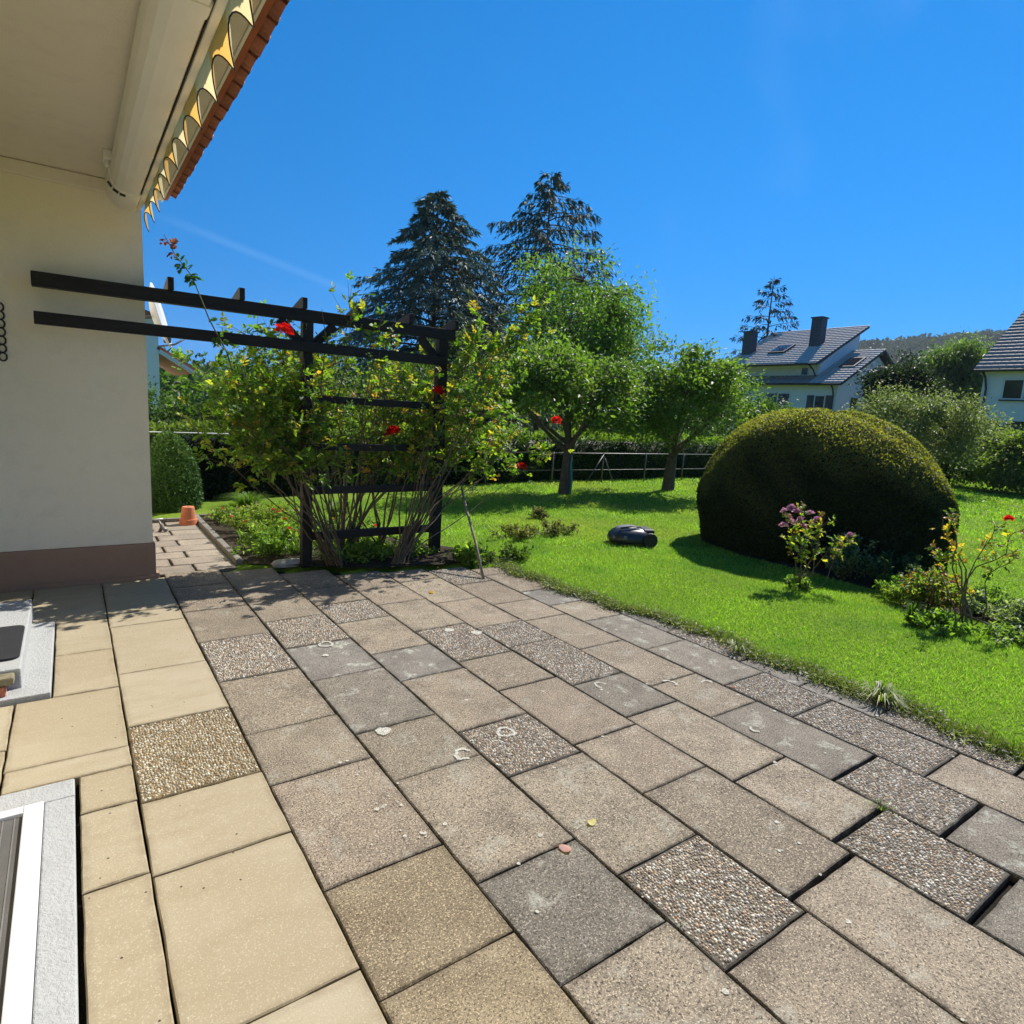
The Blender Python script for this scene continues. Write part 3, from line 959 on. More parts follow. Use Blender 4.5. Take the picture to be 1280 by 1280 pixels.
for yb in (3.0,):
    ap(Geo().prism(cas_prof(1.06), 'y', yb, yb + .10), 'joint_band', MT['white'])
for ang, ln in ((-2.6, .05), (-2.15, .055), (-1.75, .03)):
    x = .44 + .125 * math.cos(ang); z = 3.43 + .13 * math.sin(ang)
    ap(Geo().bar((x - .02 * math.sin(-ang), 6.12, z - .02 * math.cos(ang)), (x + .02 * math.sin(-ang), 6.12 , z + .02 * math.cos(ang)), .03, .012), 'vent_slot', MT['black'])
ap(Geo().box(.548, .592, -3.5, 6.60, 3.335, 3.47), 'front_bar', MT['white'], bevel=.008)
ap(Geo().box(.5415, .5465, -3.5, 6.55, 3.325, 3.34), 'seal_strip', MT['trim'])
# valance: alternating cloth panels, wavy in plan, scalloped below
PW = .385
def val_pt(y, t):
    ph = 2 * math.pi * y / PW
    drop = .245 + .055 * math.cos(ph)
    u = .604 + (.026 * math.sin(ph + .9) + .012 * math.sin(2.3 * y)) * t ** 1.2
    return (u, y, 3.452 - drop * t)
y0 = 6.60
idx = 0
while y0 > -3.3:
    nseg, nt_ = 14, 6
    V = [val_pt(y0 - PW * i / nseg, t / nt_) for i in range(nseg + 1) for t in range(nt_ + 1)]
    F = [(i * (nt_ + 1) + t, (i + 1) * (nt_ + 1) + t, (i + 1) * (nt_ + 1) + t + 1, i * (nt_ + 1) + t + 1) for i in range(nseg) for t in range(nt_)]
    o = ap(Geo().add(V, F), 'valance_panel', MT['yellow' if idx % 2 == 0 else 'cream'], smooth=True)
    e = [val_pt(y0 - PW * i / nseg, 1.0) for i in range(nseg + 1)]
    Geo().tube(e, .0036, 5).obj('piping', MT['iron'], o)
    y0 -= PW; idx += 1

# ---- iron chain on the wall
ch = empty('wall_chain', (-.43, 6.72, 2.4), label='black iron ornamental chain hanging on the cream wall', cat='chain')
for k in range(7):
    t = np.linspace(0, 2 * np.pi, 13)
    zc = -.01 - k * .066
    Geo().tube([(.026 * math.cos(a), -.005, zc + .033 * math.sin(a)) for a in t], .0075, 5, False).obj('chain_link', MT['iron'], ch, smooth=True)

# ---- step with doormat and the light well
st = empty('door_step', (-.6, 5.2, 0), label='grey painted concrete door step by the house wall', cat='step')
def sp(g, name, mat, **kw):
    o = g.obj(name, mat, st, **kw); o.location = (.6, -5.2, 0); return o
sp(Geo().box(-1.04, -.165, 4.262, 5.62, -.05, .028), 'lower_slab', MT['concrete'], bevel=.006)
sp(Geo().box(-1.04, -.302, 4.40, 5.85, -.03, .15), 'upper_slab', MT['concrete'], bevel=.008)
sp(Geo().box(-.90, -.37, 4.30, 4.398, .0285, .085), 'brick', MT['brick'], bevel=.006)
sp(Geo().box(-.97, -.33, 4.31, 4.399, .087, .135), 'rubble_course', MT['stone'], bevel=.01)
mg = Geo()
m = []
for cx, cy, a0 in ((-.365, 4.60, -90), (-.365, 5.14, 0), (-1.0, 5.14, 90), (-1.0, 4.60, 180)):
    for q in range(5):
        a = math.radians(a0 + q * 22.5); m.append((cx + .05 * math.cos(a), cy + .05 * math.sin(a)))
mg.prism(m, 'z', .1515, .166)
mg.obj('doormat', MT['mat'], bevel=.003, label='black rubber doormat lying on the concrete door step', cat='doormat')

lw = empty('light_well', (-.3, 2.2, 0), label='concrete framed light well cover with white frame and grey mesh', cat='light well')
def lp(g, name, mat, **kw):
    o = g.obj(name, mat, lw, **kw); o.location = (.3, -2.2, 0); return o
lp(Geo().box(-1.04, -.058, 3.10, 3.248, -.06, .012).box(-.165, -.0585, -1.2, 3.0995, -.06, .0115), 'concrete_rim', MT['concrete'], bevel=.006)
lp(Geo().box(-.235, -.1665, -1.2, 3.0985, -.05, .022).box(-1.04, -.2355, 3.045, 3.0985, -.05, .0215), 'frame', MT['whitebar'], bevel=.004)
lp(Geo().box(-1.04, -.237, -1.2, 3.0435, -.05, .006), 'mesh_cover', MT['mesh'])
for k in range(14):
    x = -.262 - k * .038
    lp(Geo().box(x - .0022, x + .0022, -1.2, 3.040, .004, .0085), 'mesh_rib', MT['rib'])

# ================================================================== PERGOLA
pg = empty('pergola', (2.02, 6.6, 0), label='black stained timber pergola trellis with ladder rungs beside the house', cat='pergola')
def pp(g, name, **kw):
    kw.setdefault('bevel', .004)
    o = g.obj(name, MT['wood'], pg, **kw); o.location = (-2.02, -6.6, 0); return o
pp(Geo().box(1.968, 2.072, 6.55, 6.65, 0.0, 2.572), 'post')
pp(Geo().box(3.525, 3.645, 6.55, 6.65, -.12, 2.572), 'post')
pp(Geo().box(-.21, 3.735, 6.552, 6.648, 2.574, 2.690), 'beam')
pp(Geo().box(-.205, 3.60, 6.50, 6.5485, 2.27, 2.372), 'beam')
for z0, z1 in ((1.765, 1.842), (1.268, 1.342), (.798, .876), (.296, .382)):
    pp(Geo().box(2.073, 3.524, 6.553, 6.61, z0, z1), 'rung')
for x in (.79, 1.388, 1.98, 2.554, 3.153, 3.735):
    pp(Geo().prism([(6.53, 2.6925), (6.53, 2.80), (6.60, 2.805), (7.02, 2.715), (7.02, 2.6925)], 'x', x - .024, x + .024), 'rafter')
for a, b in (((1.975, 6.6, 2.33), (1.74, 6.6, 2.565)), ((2.065, 6.6, 2.33), (2.30, 6.6, 2.565)), ((3.53, 6.6, 2.33), (3.295, 6.6, 2.565))):
    pp(Geo().bar(a, b, .07, .085), 'brace')

# ================================================================== PLANTS
def bez(a, b, c, n=8):
    t = np.linspace(0, 1, n)[:, None]
    a, b, c = (np.asarray(q, float) for q in (a, b, c))
    return a * (1 - t) ** 2 + 2 * b * t * (1 - t) + c * t ** 2

LEAF_ROSE = [(.105, .195, .030), (.155, .250, .036), (.250, .315, .050), (.060, .125, .024), (.44, .38, .055), (.46, .26, .06)]
W_ROSE = [.33, .26, .14, .18, .05, .04]

class LeafBag:
    def __init__(self): self.p, self.a, self.n, self.l, self.w, self.c = [], [], [], [], [], []
    def add(self, p, a, n, l, w, c):
        self.p.append(p); self.a.append(a); self.n.append(n); self.l.append(l); self.w.append(w); self.c.append(c)
    def obj(self, name, mat, parent, oval=False, fold=.2, **kw):
        return leaves(name, np.concatenate(self.p), np.concatenate(self.a), np.concatenate(self.n), np.concatenate(self.l), np.concatenate(self.w), np.concatenate(self.c), mat, parent, oval, fold, **kw)

def compound(bag, P, T, size, cols, w):
    """rose leaves: five leaflets on a stalk leaving the shoot at P"""
    n = len(P)
    ax = unit(T * .5 + rdir(n) * .9 + np.array([0, 0, .12]))
    nr = unit(np.array([[0, 0, 1.0]]) + rdir(n) * .75)
    side = unit(np.cross(ax, nr))
    c = palette(n, cols, .15, w)
    for (t, s) in ((1.0, 0), (.7, 1), (.7, -1), (.4, 1), (.4, -1)):
        q = P + ax * (size * 1.3 * t)[:, None]
        a = ax if s == 0 else unit(ax * .55 + side * s + rdir(n) * .2)
        bag.add(q, a, unit(nr + rdir(n) * .35), size * rng.uniform(.75, 1.15, n), size * rng.uniform(.5, .72, n), np.clip(c * rng.uniform(.85, 1.15, (n, 1)), 0, 1))

def blossom(parent, loc, r, cols, name='blossom', n=26):
    k = np.arange(n)
    a = k * 2.4
    t = k / n
    rad = r * (.15 + .8 * t)
    P = np.stack([np.cos(a) * rad * .45, np.sin(a) * rad * .45, -r * .25 * t], 1)
    ax = np.stack([np.cos(a) * t * .9, np.sin(a) * t * .9, 1.15 - t * 1.0], 1)
    nr = np.stack([-np.cos(a), -np.sin(a), .6 * np.ones(n)], 1)
    o = leaves(name, P, ax, nr, r * rng.uniform(.8, 1.15, n), r * rng.uniform(.9, 1.2, n), palette(n, cols, .12), MT['petal'], parent, True, .22)
    o.location = loc
    o.rotation_euler = (random.uniform(.2, .9), random.uniform(-.4, .4), random.random() * 6)
    return o
RED = [(.55, .006, .008), (.42, .004, .006), (.62, .02, .015)]
PINK = [(.50, .30, .42), (.42, .22, .36), (.58, .40, .50)]

def rose(name, label, base, tips, lat=6, leafy=.45, size=.042, nl=7, cane_r=.009, bend=.25, mat='cane', reds=(), red_cols=RED, red_r=.072, lat_len=.34, weights=W_ROSE, group=None, zmin=0.0):
    """base: list of root points; tips: (n,3) ends of the canes; each cane carries leafy laterals along its upper part"""
    root = empty(name, base[0], label=label, cat='rose')
    if group: root['group'] = group
    off = np.array(base[0])
    T, B = Tubes(), LeafBag()
    for tip in tips:
        b = np.array(base[random.randrange(len(base))]) + rng.normal(0, .035, 3) * [1, 1, 0]
        tip = np.array(tip)
        ctrl = b + (tip - b) * np.array([.46, .46, .56]) + rng.normal(0, .10, 3)
        pts = bez(b, ctrl, tip, 11) - off
        ph = rng.random(3) * 6.28; tq = np.linspace(0, 1, 11)[:, None]
        pts += .075 * np.sin(tq * rng.uniform(4, 9, 3) + ph) * np.sin(tq * np.pi) + rng.normal(0, .006, (11, 3)) * (tq > 0)
        T.add(pts, np.linspace(cane_r * random.uniform(.8, 1.3), .003, 11), 5)
        d = np.gradient(pts, axis=0)
        for q in range(lat):
            t = leafy + (1 - leafy) * random.random()
            i = min(int(t * 10), 9); f = t * 10 - i
            s = pts[i] * (1 - f) + pts[i + 1] * f
            if s[2] + off[2] < zmin: continue
            dr = unit(unit(d[i]) * .5 + rdir(1)[0] + np.array([0, 0, .25]))
            ln = lat_len * random.uniform(.4, 1.2)
            e = s + dr * ln
            lp_ = bez(s, s + dr * ln * .5 + [0, 0, .05], e, 5)
            T.add(lp_, np.linspace(.0035, .0015, 5), 4)
            tt = rng.random(nl)[:, None]
            P = s + (e - s) * tt + rng.normal(0, .012, (nl, 3))
            compound(B, P, np.tile(dr, (nl, 1)), size * rng.uniform(.7, 1.2, nl), LEAF_ROSE, weights)
        m = max(2, int(nl * .9))
        ti = rng.integers(int(10 * leafy), 10, m)
        ti = ti[pts[ti, 2] + off[2] > zmin]; m = len(ti)
        if m == 0: continue
        compound(B, pts[ti] + rng.normal(0, .015, (m, 3)), unit(d[ti]), size * rng.uniform(.7, 1.2, m), LEAF_ROSE, weights)
    T.obj('canes', MT[mat], root)
    B.obj('leaves', MT['leaf'], root, True)
    for p in reds:
        blossom(root, np.array(p) - off, red_r * random.uniform(.9, 1.1), red_cols)
    return root

def tips_box(n, x, y, z):
    return np.stack([rng.uniform(*x, n), rng.uniform(*y, n), rng.uniform(*z, n)], 1)

# dense bush over the left post
tp = np.concatenate([tips_box(15, (.95, 2.15), (6.3, 7.2), (1.6, 2.4)), tips_box(6, (.95, 1.8), (6.4, 7.1), (1.2, 1.7)), tips_box(3, (1.5, 2.2), (6.7, 7.0), (2.3, 2.55))])
rose('climbing_rose', 'dense leafy climbing rose covering the trellis post nearer the house', [(2.26, 6.45, .02), (2.34, 6.40, .02)], tp, lat=15, leafy=.42, nl=6, size=.056, lat_len=.44, zmin=1.0, reds=[(1.714, 6.30, 2.43)])
# the one inside the trellis: many bare canes fanning out
tp = np.concatenate([tips_box(14, (1.95, 3.75), (6.75, 7.4), (1.8, 2.55)), tips_box(6, (2.1, 3.5), (6.75, 7.1), (.9, 1.6)), tips_box(4, (3.2, 3.9), (6.6, 7.1), (1.5, 2.3)), [(2.41, 6.5, 2.88), (2.13, 6.5, 2.70), (2.78, 6.5, 2.72), (2.9, 6.5, 2.62)]])
rose('climbing_rose', 'tall climbing rose with many bare canes fanning through the trellis rungs', [(2.46, 6.74, .02), (2.54, 6.70, .02), (2.50, 6.78, .02), (2.96, 6.76, .02)], tp, lat=10, leafy=.40, nl=4, size=.050, lat_len=.40, zmin=.95, cane_r=.012, reds=[(2.858, 6.28, 1.50), (3.42, 6.33, 1.96)], weights=[.26, .24, .16, .16, .09, .09])
# right clump leaning over the lawn
tp = np.concatenate([tips_box(14, (3.6, 5.0), (6.6, 7.3), (1.7, 2.75)), tips_box(7, (4.0, 5.35), (6.3, 7.0), (1.15, 1.7)), [(4.76, 6.4, 3.10), (4.66, 6.4, 2.9), (4.0, 6.4, 2.8), (3.9, 6.4, 2.7), (4.43, 6.4, 2.72)]])
rose('climbing_rose', 'spreading climbing rose on the lawn side of the trellis with yellowing leaves', [(2.92, 6.26, .02), (3.0, 6.30, .02)], tp, lat=15, leafy=.45, nl=5, size=.056, lat_len=.44, zmin=1.0, reds=[(5.14, 6.3, 1.71), (4.55, 6.2, 1.12)], red_r=.06, weights=[.29, .25, .15, .14, .08, .09])

# lone long shoot that climbs past the beams near the house wall
sh = empty('rose_shoot', (1.6, 6.45, 1.2), label='long single rose shoot with reddish tip rising past the pergola beams at the house corner', cat='rose')
pts = np.array([(1.55, 6.5, 1.2), (1.377, 6.4, 1.605), (1.209, 6.35, 2.179), (1.06, 6.3, 2.444), (.926, 6.3, 2.799), (.806, 6.3, 2.943), (.72, 6.3, 3.101)]) - np.array((1.6, 6.45, 1.2))
T, B = Tubes(), LeafBag()
T.add(pts, np.linspace(.009, .003, 7), 6)
for k in range(16):
    t = random.uniform(.15, 1) * 6; i = min(int(t), 5)
    s = pts[i] + (pts[i + 1] - pts[i]) * (t - i)
    red = t > 4.9
    n = 2
    dr = unit(rdir(n) + [-.2, -.2, .1])
    col = [(.16, .035, .03), (.20, .07, .03)] if red else [(.05, .12, .02), (.04, .09, .018)]
    compound(B, np.tile(s, (n, 1)), dr, np.full(n, .036 if red else .055), col, None)
T.obj('canes', MT['cane_green'], sh); B.obj('leaves', MT['leaf'], sh, True)

# leaning pole
Geo().tube([(0, 0, 0), (.10, .35, .32), (.19, .72, .62), (.27, 1.0, .86)], [.017, .016, .015, .013], 8).obj('support_pole', MT['pole'], loc=(3.545, 5.40, 0.002), smooth=True, label='weathered wooden pole leaning from the terrace into the rose', cat='pole')

# ---- broad-leaved trees and shrubs
def crown_tree(name, label, base, trunk_h, centre, radii, ncl, nleaf, L, cols, cat='tree', trunk_r=.12, limbs=7, cl_r=.28, w=None, group=None, shell=.55, lean=(0, 0), hang=0.0, wl=.5, trunk_mat='bark', flat=0.0, crown='crown', fork=None):
    root = empty(name, base, label=label, cat=cat)
    if group: root['group'] = group
    base = np.array(base, float); C = np.array(centre, float) - base; R = np.array(radii, float)
    # cluster centres
    nlobe = int(9 + R.mean() * 4)
    LD = rdir(nlobe * 2); LD = LD[LD[:, 2] > -.55][:nlobe]; nlobe = len(LD)
    LC = LD * R * rng.uniform(.42, .92, (nlobe, 1))
    LR = R * rng.uniform(.20, .46, (nlobe, 1)) * rng.uniform(.8, 1.25, (nlobe, 3))
    li = rng.integers(0, nlobe, ncl * 3)
    D = rdir(ncl * 3)
    P = C + LC[li] + D * LR[li] * rng.uniform(shell, 1.12, (ncl * 3, 1))
    q_ = rng.random(ncl * 3) < .14                                   # some inner fill and stray sprays
    P[q_] = C + (D * R * rng.uniform(.1, 1.12, (ncl * 3, 1)))[q_]
    P = P[P[:, 2] > max(.12, flat)][:ncl]
    T = Tubes()
    top = np.array([C[0] * .15 + lean[0], C[1] * .15 + lean[1], trunk_h])
    tpts = bez((0, 0, -.05), (lean[0] * .3, lean[1] * .3, trunk_h * .5), top, 7)
    T.add(tpts, np.linspace(trunk_r * 1.25, trunk_r * .75, 7), 9)
    ends = []
    lim = []
    for k in range(limbs):
        a = 2 * math.pi * (k + random.random() * .6) / limbs
        e = C + R * np.array([math.cos(a) * .62, math.sin(a) * .62, random.uniform(-.15, .55)])
        st_ = tpts[-1 - (k % 2)] if fork is None else tpts[int(fork * 6)]
        lp_ = bez(st_, (st_ + e) / 2 + [0, 0, -R[2] * .12] + rng.normal(0, .06, 3) * R, e, 8)
        T.add(lp_, np.linspace(trunk_r * .5, trunk_r * .10, 8), 6)
        lim.append(lp_)
    lead = bez(top, top + [0, 0, R[2] * .3], C + [0, 0, R[2] * .6], 6)
    T.add(lead, np.linspace(trunk_r * .55, trunk_r * .1, 6), 6); lim.append(lead)
    allp = np.concatenate(lim)
    for p in P:
        j = allp[np.argmin(((allp - p) ** 2).sum(1) + (allp[:, 2] > p[2]) * .3)]
        T.add(bez(j, (j + p) / 2 + rng.normal(0, .05, 3) * R, p, 4), np.linspace(max(.006, trunk_r * .09), .003, 4), 4)
    T.obj('trunk', MT[trunk_mat], root)
    m = len(P) * nleaf
    ci = np.repeat(np.arange(len(P)), nleaf)
    ccol = palette(len(P), cols, .10, w)
    out = unit(P - C)
    pos = P[ci] + rng.normal(0, cl_r, (m, 3)) * [1, 1, .8]
    pos[:, 2] -= hang * np.abs(rng.normal(0, cl_r, m))
    pos[:, 2] = np.maximum(pos[:, 2], .05)
    ax = unit(out[ci] * .5 + rdir(m) + np.array([0, 0, -.25 - hang]))
    nr = unit(np.array([[0, 0, 1.0]]) + rdir(m) * .8)
    col = np.clip(ccol[ci] * .55 + palette(m, cols, .2, w) * .45, .002, 1)
    LL = L * rng.uniform(.6, 1.25, m)
    leaves(crown, pos, ax, nr, LL, LL * wl * rng.uniform(.8, 1.2, m), col, MT['leaf'], root)
    return root

APPLE = [(.085, .150, .034), (.120, .195, .042), (.170, .235, .058), (.055, .10, .024), (.24, .26, .09)]
t1 = crown_tree('apple_tree', 'apple tree with a teal net strip tied along its trunk', (9.13, 10.74, 0), 1.15, (8.95, 10.85, 2.15), (1.95, 1.95, 1.20), 230, 66, .115, APPLE, trunk_r=.125, cl_r=.16, w=[.3, .3, .2, .15, .05], shell=.6, lean=(.05, -.03))
Geo().tube([(.05, -.135, .02), (.07, -.145, .30), (.03, -.14, .62), (.04, -.12, .92)], [.03, .022, .028, .012], 7).obj('trunk_net', MT['teal'], t1, smooth=True)
crown_tree('apple_tree', 'apple tree with bare brown trunk and spreading crown on the lawn', (12.53, 10.64, 0), 1.1, (12.62, 10.35, 2.25), (1.75, 1.75, 1.20), 210, 66, .115, APPLE, trunk_r=.14, cl_r=.16, w=[.3, .3, .2, .15, .05], shell=.6, lean=(.02, 0))

crown_tree('walnut_tree', 'light green walnut tree in front of the dark spruce', (16.2, 18.6, 0), 2.6, (15.9, 18.5, 4.9), (2.6, 2.6, 3.2), 400, 52, .20, [(.085, .165, .034), (.125, .215, .042), (.17, .255, .055), (.055, .11, .026)], trunk_r=.2, cl_r=.26, shell=.62, hang=.5, wl=.36)
crown_tree('birch_tree', 'pale leafy tree showing between the rose and the cedar', (11.0, 17.5, 0), 1.6, (11.0, 17.5, 2.9), (2.2, 1.8, 1.5), 220, 70, .11, [(.07, .105, .05), (.09, .125, .06), (.05, .08, .04)], trunk_r=.1, cl_r=.22, shell=.4, hang=.3)

# background shrubs behind the hedge and the pergola
DG = [(.042, .085, .022), (.060, .110, .028), (.085, .14, .036), (.028, .058, .016)]
LG = [(.07, .12, .025), (.10, .16, .03), (.05, .09, .02), (.14, .17, .04)]
for nm, lb, b, c, r, n_, l_, cols in [
    ('lilac_bush', 'dark green bush beside the neighbour wall behind the clipped thuja', (1.6, 15.0, 0), (1.6, 15.0, 1.0), (1.6, 1.0, .95), 170, .10, DG),
    ('hazel_bush', 'tall yellowish green bush behind the leafy climbing rose', (4.6, 15.5, 0), (4.6, 15.5, 1.9), (1.5, 1.2, 1.75), 190, .11, LG),
    ('elder_bush', 'mid green bush behind the trellis rungs', (7.6, 16.3, 0), (7.6, 16.3, 1.6), (1.9, 1.2, 1.5), 190, .11, DG),
    ('laurel_bush', 'dark evergreen bush at the hedge beneath the cedar', (10.6, 21.0, 0), (10.6, 21.0, 1.9), (2.2, 1.6, 1.8), 190, .14, DG),
    ('privet_bush', 'dark bush behind the second apple tree', (19.5, 17.5, 0), (19.5, 17.5, 1.7), (2.6, 1.8, 1.8), 220, .14, DG),
    ('dogwood_bush', 'dark leafy bush between apple tree and clipped dome', (22.5, 15.0, 0), (22.5, 15.0, 1.4), (2.2, 1.8, 1.5), 200, .14, DG)]:
    crown_tree(nm, lb, b, .5, c, r, n_, 60, l_, cols, cat='bush', trunk_r=.06, cl_r=.2, shell=.5)

# right-hand garden boundary
crown_tree('olive_shrub', 'grey green feathery shrub rising behind the clipped yew dome', (23.2, 9.3, 0), .8, (23.2, 9.3, 2.0), (1.7, 1.9, 1.65), 330, 70, .12, [(.12, .15, .075), (.16, .19, .10), (.08, .105, .05), (.20, .22, .13)], cat='shrub', trunk_r=.08, cl_r=.2, shell=.45, wl=.35)
crown_tree('hydrangea_bush', 'bright yellow green bush on the lawn edge below the dark tiled house', (26.6, 6.9, 0), .4, (26.6, 6.9, 1.0), (1.7, 2.1, 1.15), 330, 70, .14, [(.11, .17, .03), (.16, .21, .045), (.075, .12, .02), (.20, .22, .08)], cat='bush', trunk_r=.05, cl_r=.2, shell=.5)
crown_tree('dark_bush', 'low dark green bush below the grey green shrub', (27.2, 9.6, 0), .3, (27.2, 9.6, .7), (1.3, 1.5, .8), 200, 60, .11, DG, cat='bush', trunk_r=.05, cl_r=.16, shell=.5)
crown_tree('yew_tree', 'very dark round evergreen tree beside the white house', (36.6, 15.7, 0), 2.2, (36.6, 15.7, 3.9), (1.6, 1.5, 2.0), 300, 70, .2, [(.016, .030, .012), (.024, .042, .015), (.012, .022, .010)], trunk_r=.2, cl_r=.3, shell=.5)
crown_tree('willow_tree', 'soft weeping willow rising behind the dark evergreen', (46.5, 16.6, 0), 3.5, (46.5, 16.6, 5.2), (2.2, 2.0, 3.0), 360, 60, .34, [(.10, .16, .05), (.13, .19, .06), (.08, .125, .045)], trunk_r=.3, cl_r=.4, shell=.5, hang=1.2, wl=.2)
crown_tree('lime_tree', 'green tree behind the house with the dark tiled roof', (50.0, 15.0, 0), 2.4, (50.0, 15.0, 4.2), (2.4, 2.2, 2.4), 220, 60, .3, LG, trunk_r=.25, cl_r=.35, shell=.5)

# ---- conifers
def conifer(name, label, base, height, radius, cols, nbr, droop, tipup, z0=.12, twig=14, sprig=7, SL=.34, SW=.07, pw=.9, asym=0.0, pend=.5, group=None, trunk_r=.2, thin=1.0):
    root = empty(name, base, label=label, cat='tree')
    T, B = Tubes(), LeafBag()
    T.add([(0, 0, -.1), (.02, 0, height * .4), (0, .03, height * .8), (0, 0, height)], [trunk_r, trunk_r * .7, trunk_r * .3, .015], 8)
    for k in range(nbr):
        f = (k + random.random()) / nbr
        z = height * (z0 + (1 - z0) * f)
        a = k * 2.399 + random.uniform(-.4, .4)
        r = radius * ((1 - f) ** pw) * random.uniform(.72, 1.12) * (1 + asym * math.cos(a)) + .15
        d = np.array([math.cos(a), math.sin(a), 0])
        n = 9
        t = np.linspace(0, 1, n)[:, None]
        pts = np.array([0, 0, z]) + d * t * r + np.array([0, 0, 1]) * (-droop * r * t ** 1.6 + tipup * r * t ** 3.2) + np.array([0, 0, .12 * r]) * np.sin(t * 2.4)
        T.add(pts, np.linspace(.012 + .010 * r, .005, n), 4)
        nt_ = max(3, int(twig * (r / radius) ** .6))
        side = np.array([-d[1], d[0], 0])
        for q in range(nt_):
            u = .18 + .82 * (q + random.random()) / nt_
            i = min(int(u * (n - 1)), n - 2); fr = u * (n - 1) - i
            s = pts[i] * (1 - fr) + pts[i + 1] * fr
            for sg in (-1, 1):
                ln = r * .42 * (1.15 - u) ** .6 * random.uniform(.5, 1.1) + .08
                td = unit(d * .7 + side * sg * .8 + np.array([0, 0, -.22 - pend * .35]) + rng.normal(0, .12, 3))
                m = max(2, int(sprig * thin * random.uniform(.6, 1.2)))
                tt = rng.random(m)[:, None]
                P = s + td * ln * tt + np.array([0, 0, -pend * .12]) * tt ** 2 * ln
                ax = unit(td + rdir(m) * .55 + np.array([0, 0, -pend * .9]))
                B.add(P, ax, unit(np.array([[0, 0, 1.0]]) + rdir(m) * .9), SL * rng.uniform(.6, 1.2, m), SW * rng.uniform(.7, 1.3, m), palette(m, cols, .2))
        m = 6
        tt = rng.random(m) * .25 + .78
        ii = np.minimum((tt * (n - 1)).astype(int), n - 2)
        B.add(pts[ii], unit(d + rdir(m) * .5), np.tile([0, 0, 1.0], (m, 1)), SL * rng.uniform(.7, 1.2, m), np.full(m, SW), palette(m, cols, .2))
    T.obj('trunk', MT['bark'], root)
    B.obj('crown', MT['needle'], root)
    return root
conifer('cedar_tree', 'blue green cedar with layered drooping branches', (13.94, 26.56, 0), 11.4, 7.0, [(.075, .125, .105), (.10, .155, .13), (.055, .092, .076), (.13, .18, .145)], 135, .26, -.02, z0=.14, twig=18, sprig=19, SL=.32, SW=.06, pw=.8, pend=.45)
conifer('spruce_tree', 'tall dark spruce with upturned branch tips behind the walnut', (21.84, 28.62, 0), 14.7, 7.8, [(.046, .074, .056), (.062, .096, .068), (.036, .058, .045)], 100, .45, .36, z0=.2, twig=18, sprig=15, SL=.30, SW=.06, pw=.7, pend=.9)
conifer('larch_tree', 'thin sparse conifer standing behind the white house', (45.84, 30.39, 0), 13.5, 4.2, [(.020, .034, .022), (.028, .046, .028)], 40, .22, .25, z0=.3, twig=10, sprig=6, SL=.42, SW=.09, pw=.75, pend=.7)
conifer('blue_spruce', 'pale blue green conifer below the cedar behind the rose', (13.6, 21.5, 0), 5.6, 2.0, [(.075, .11, .095), (.10, .14, .12), (.05, .08, .07)], 80, .15, .15, z0=.06, twig=12, sprig=8, SL=.26, SW=.06, pw=.8, pend=.2)

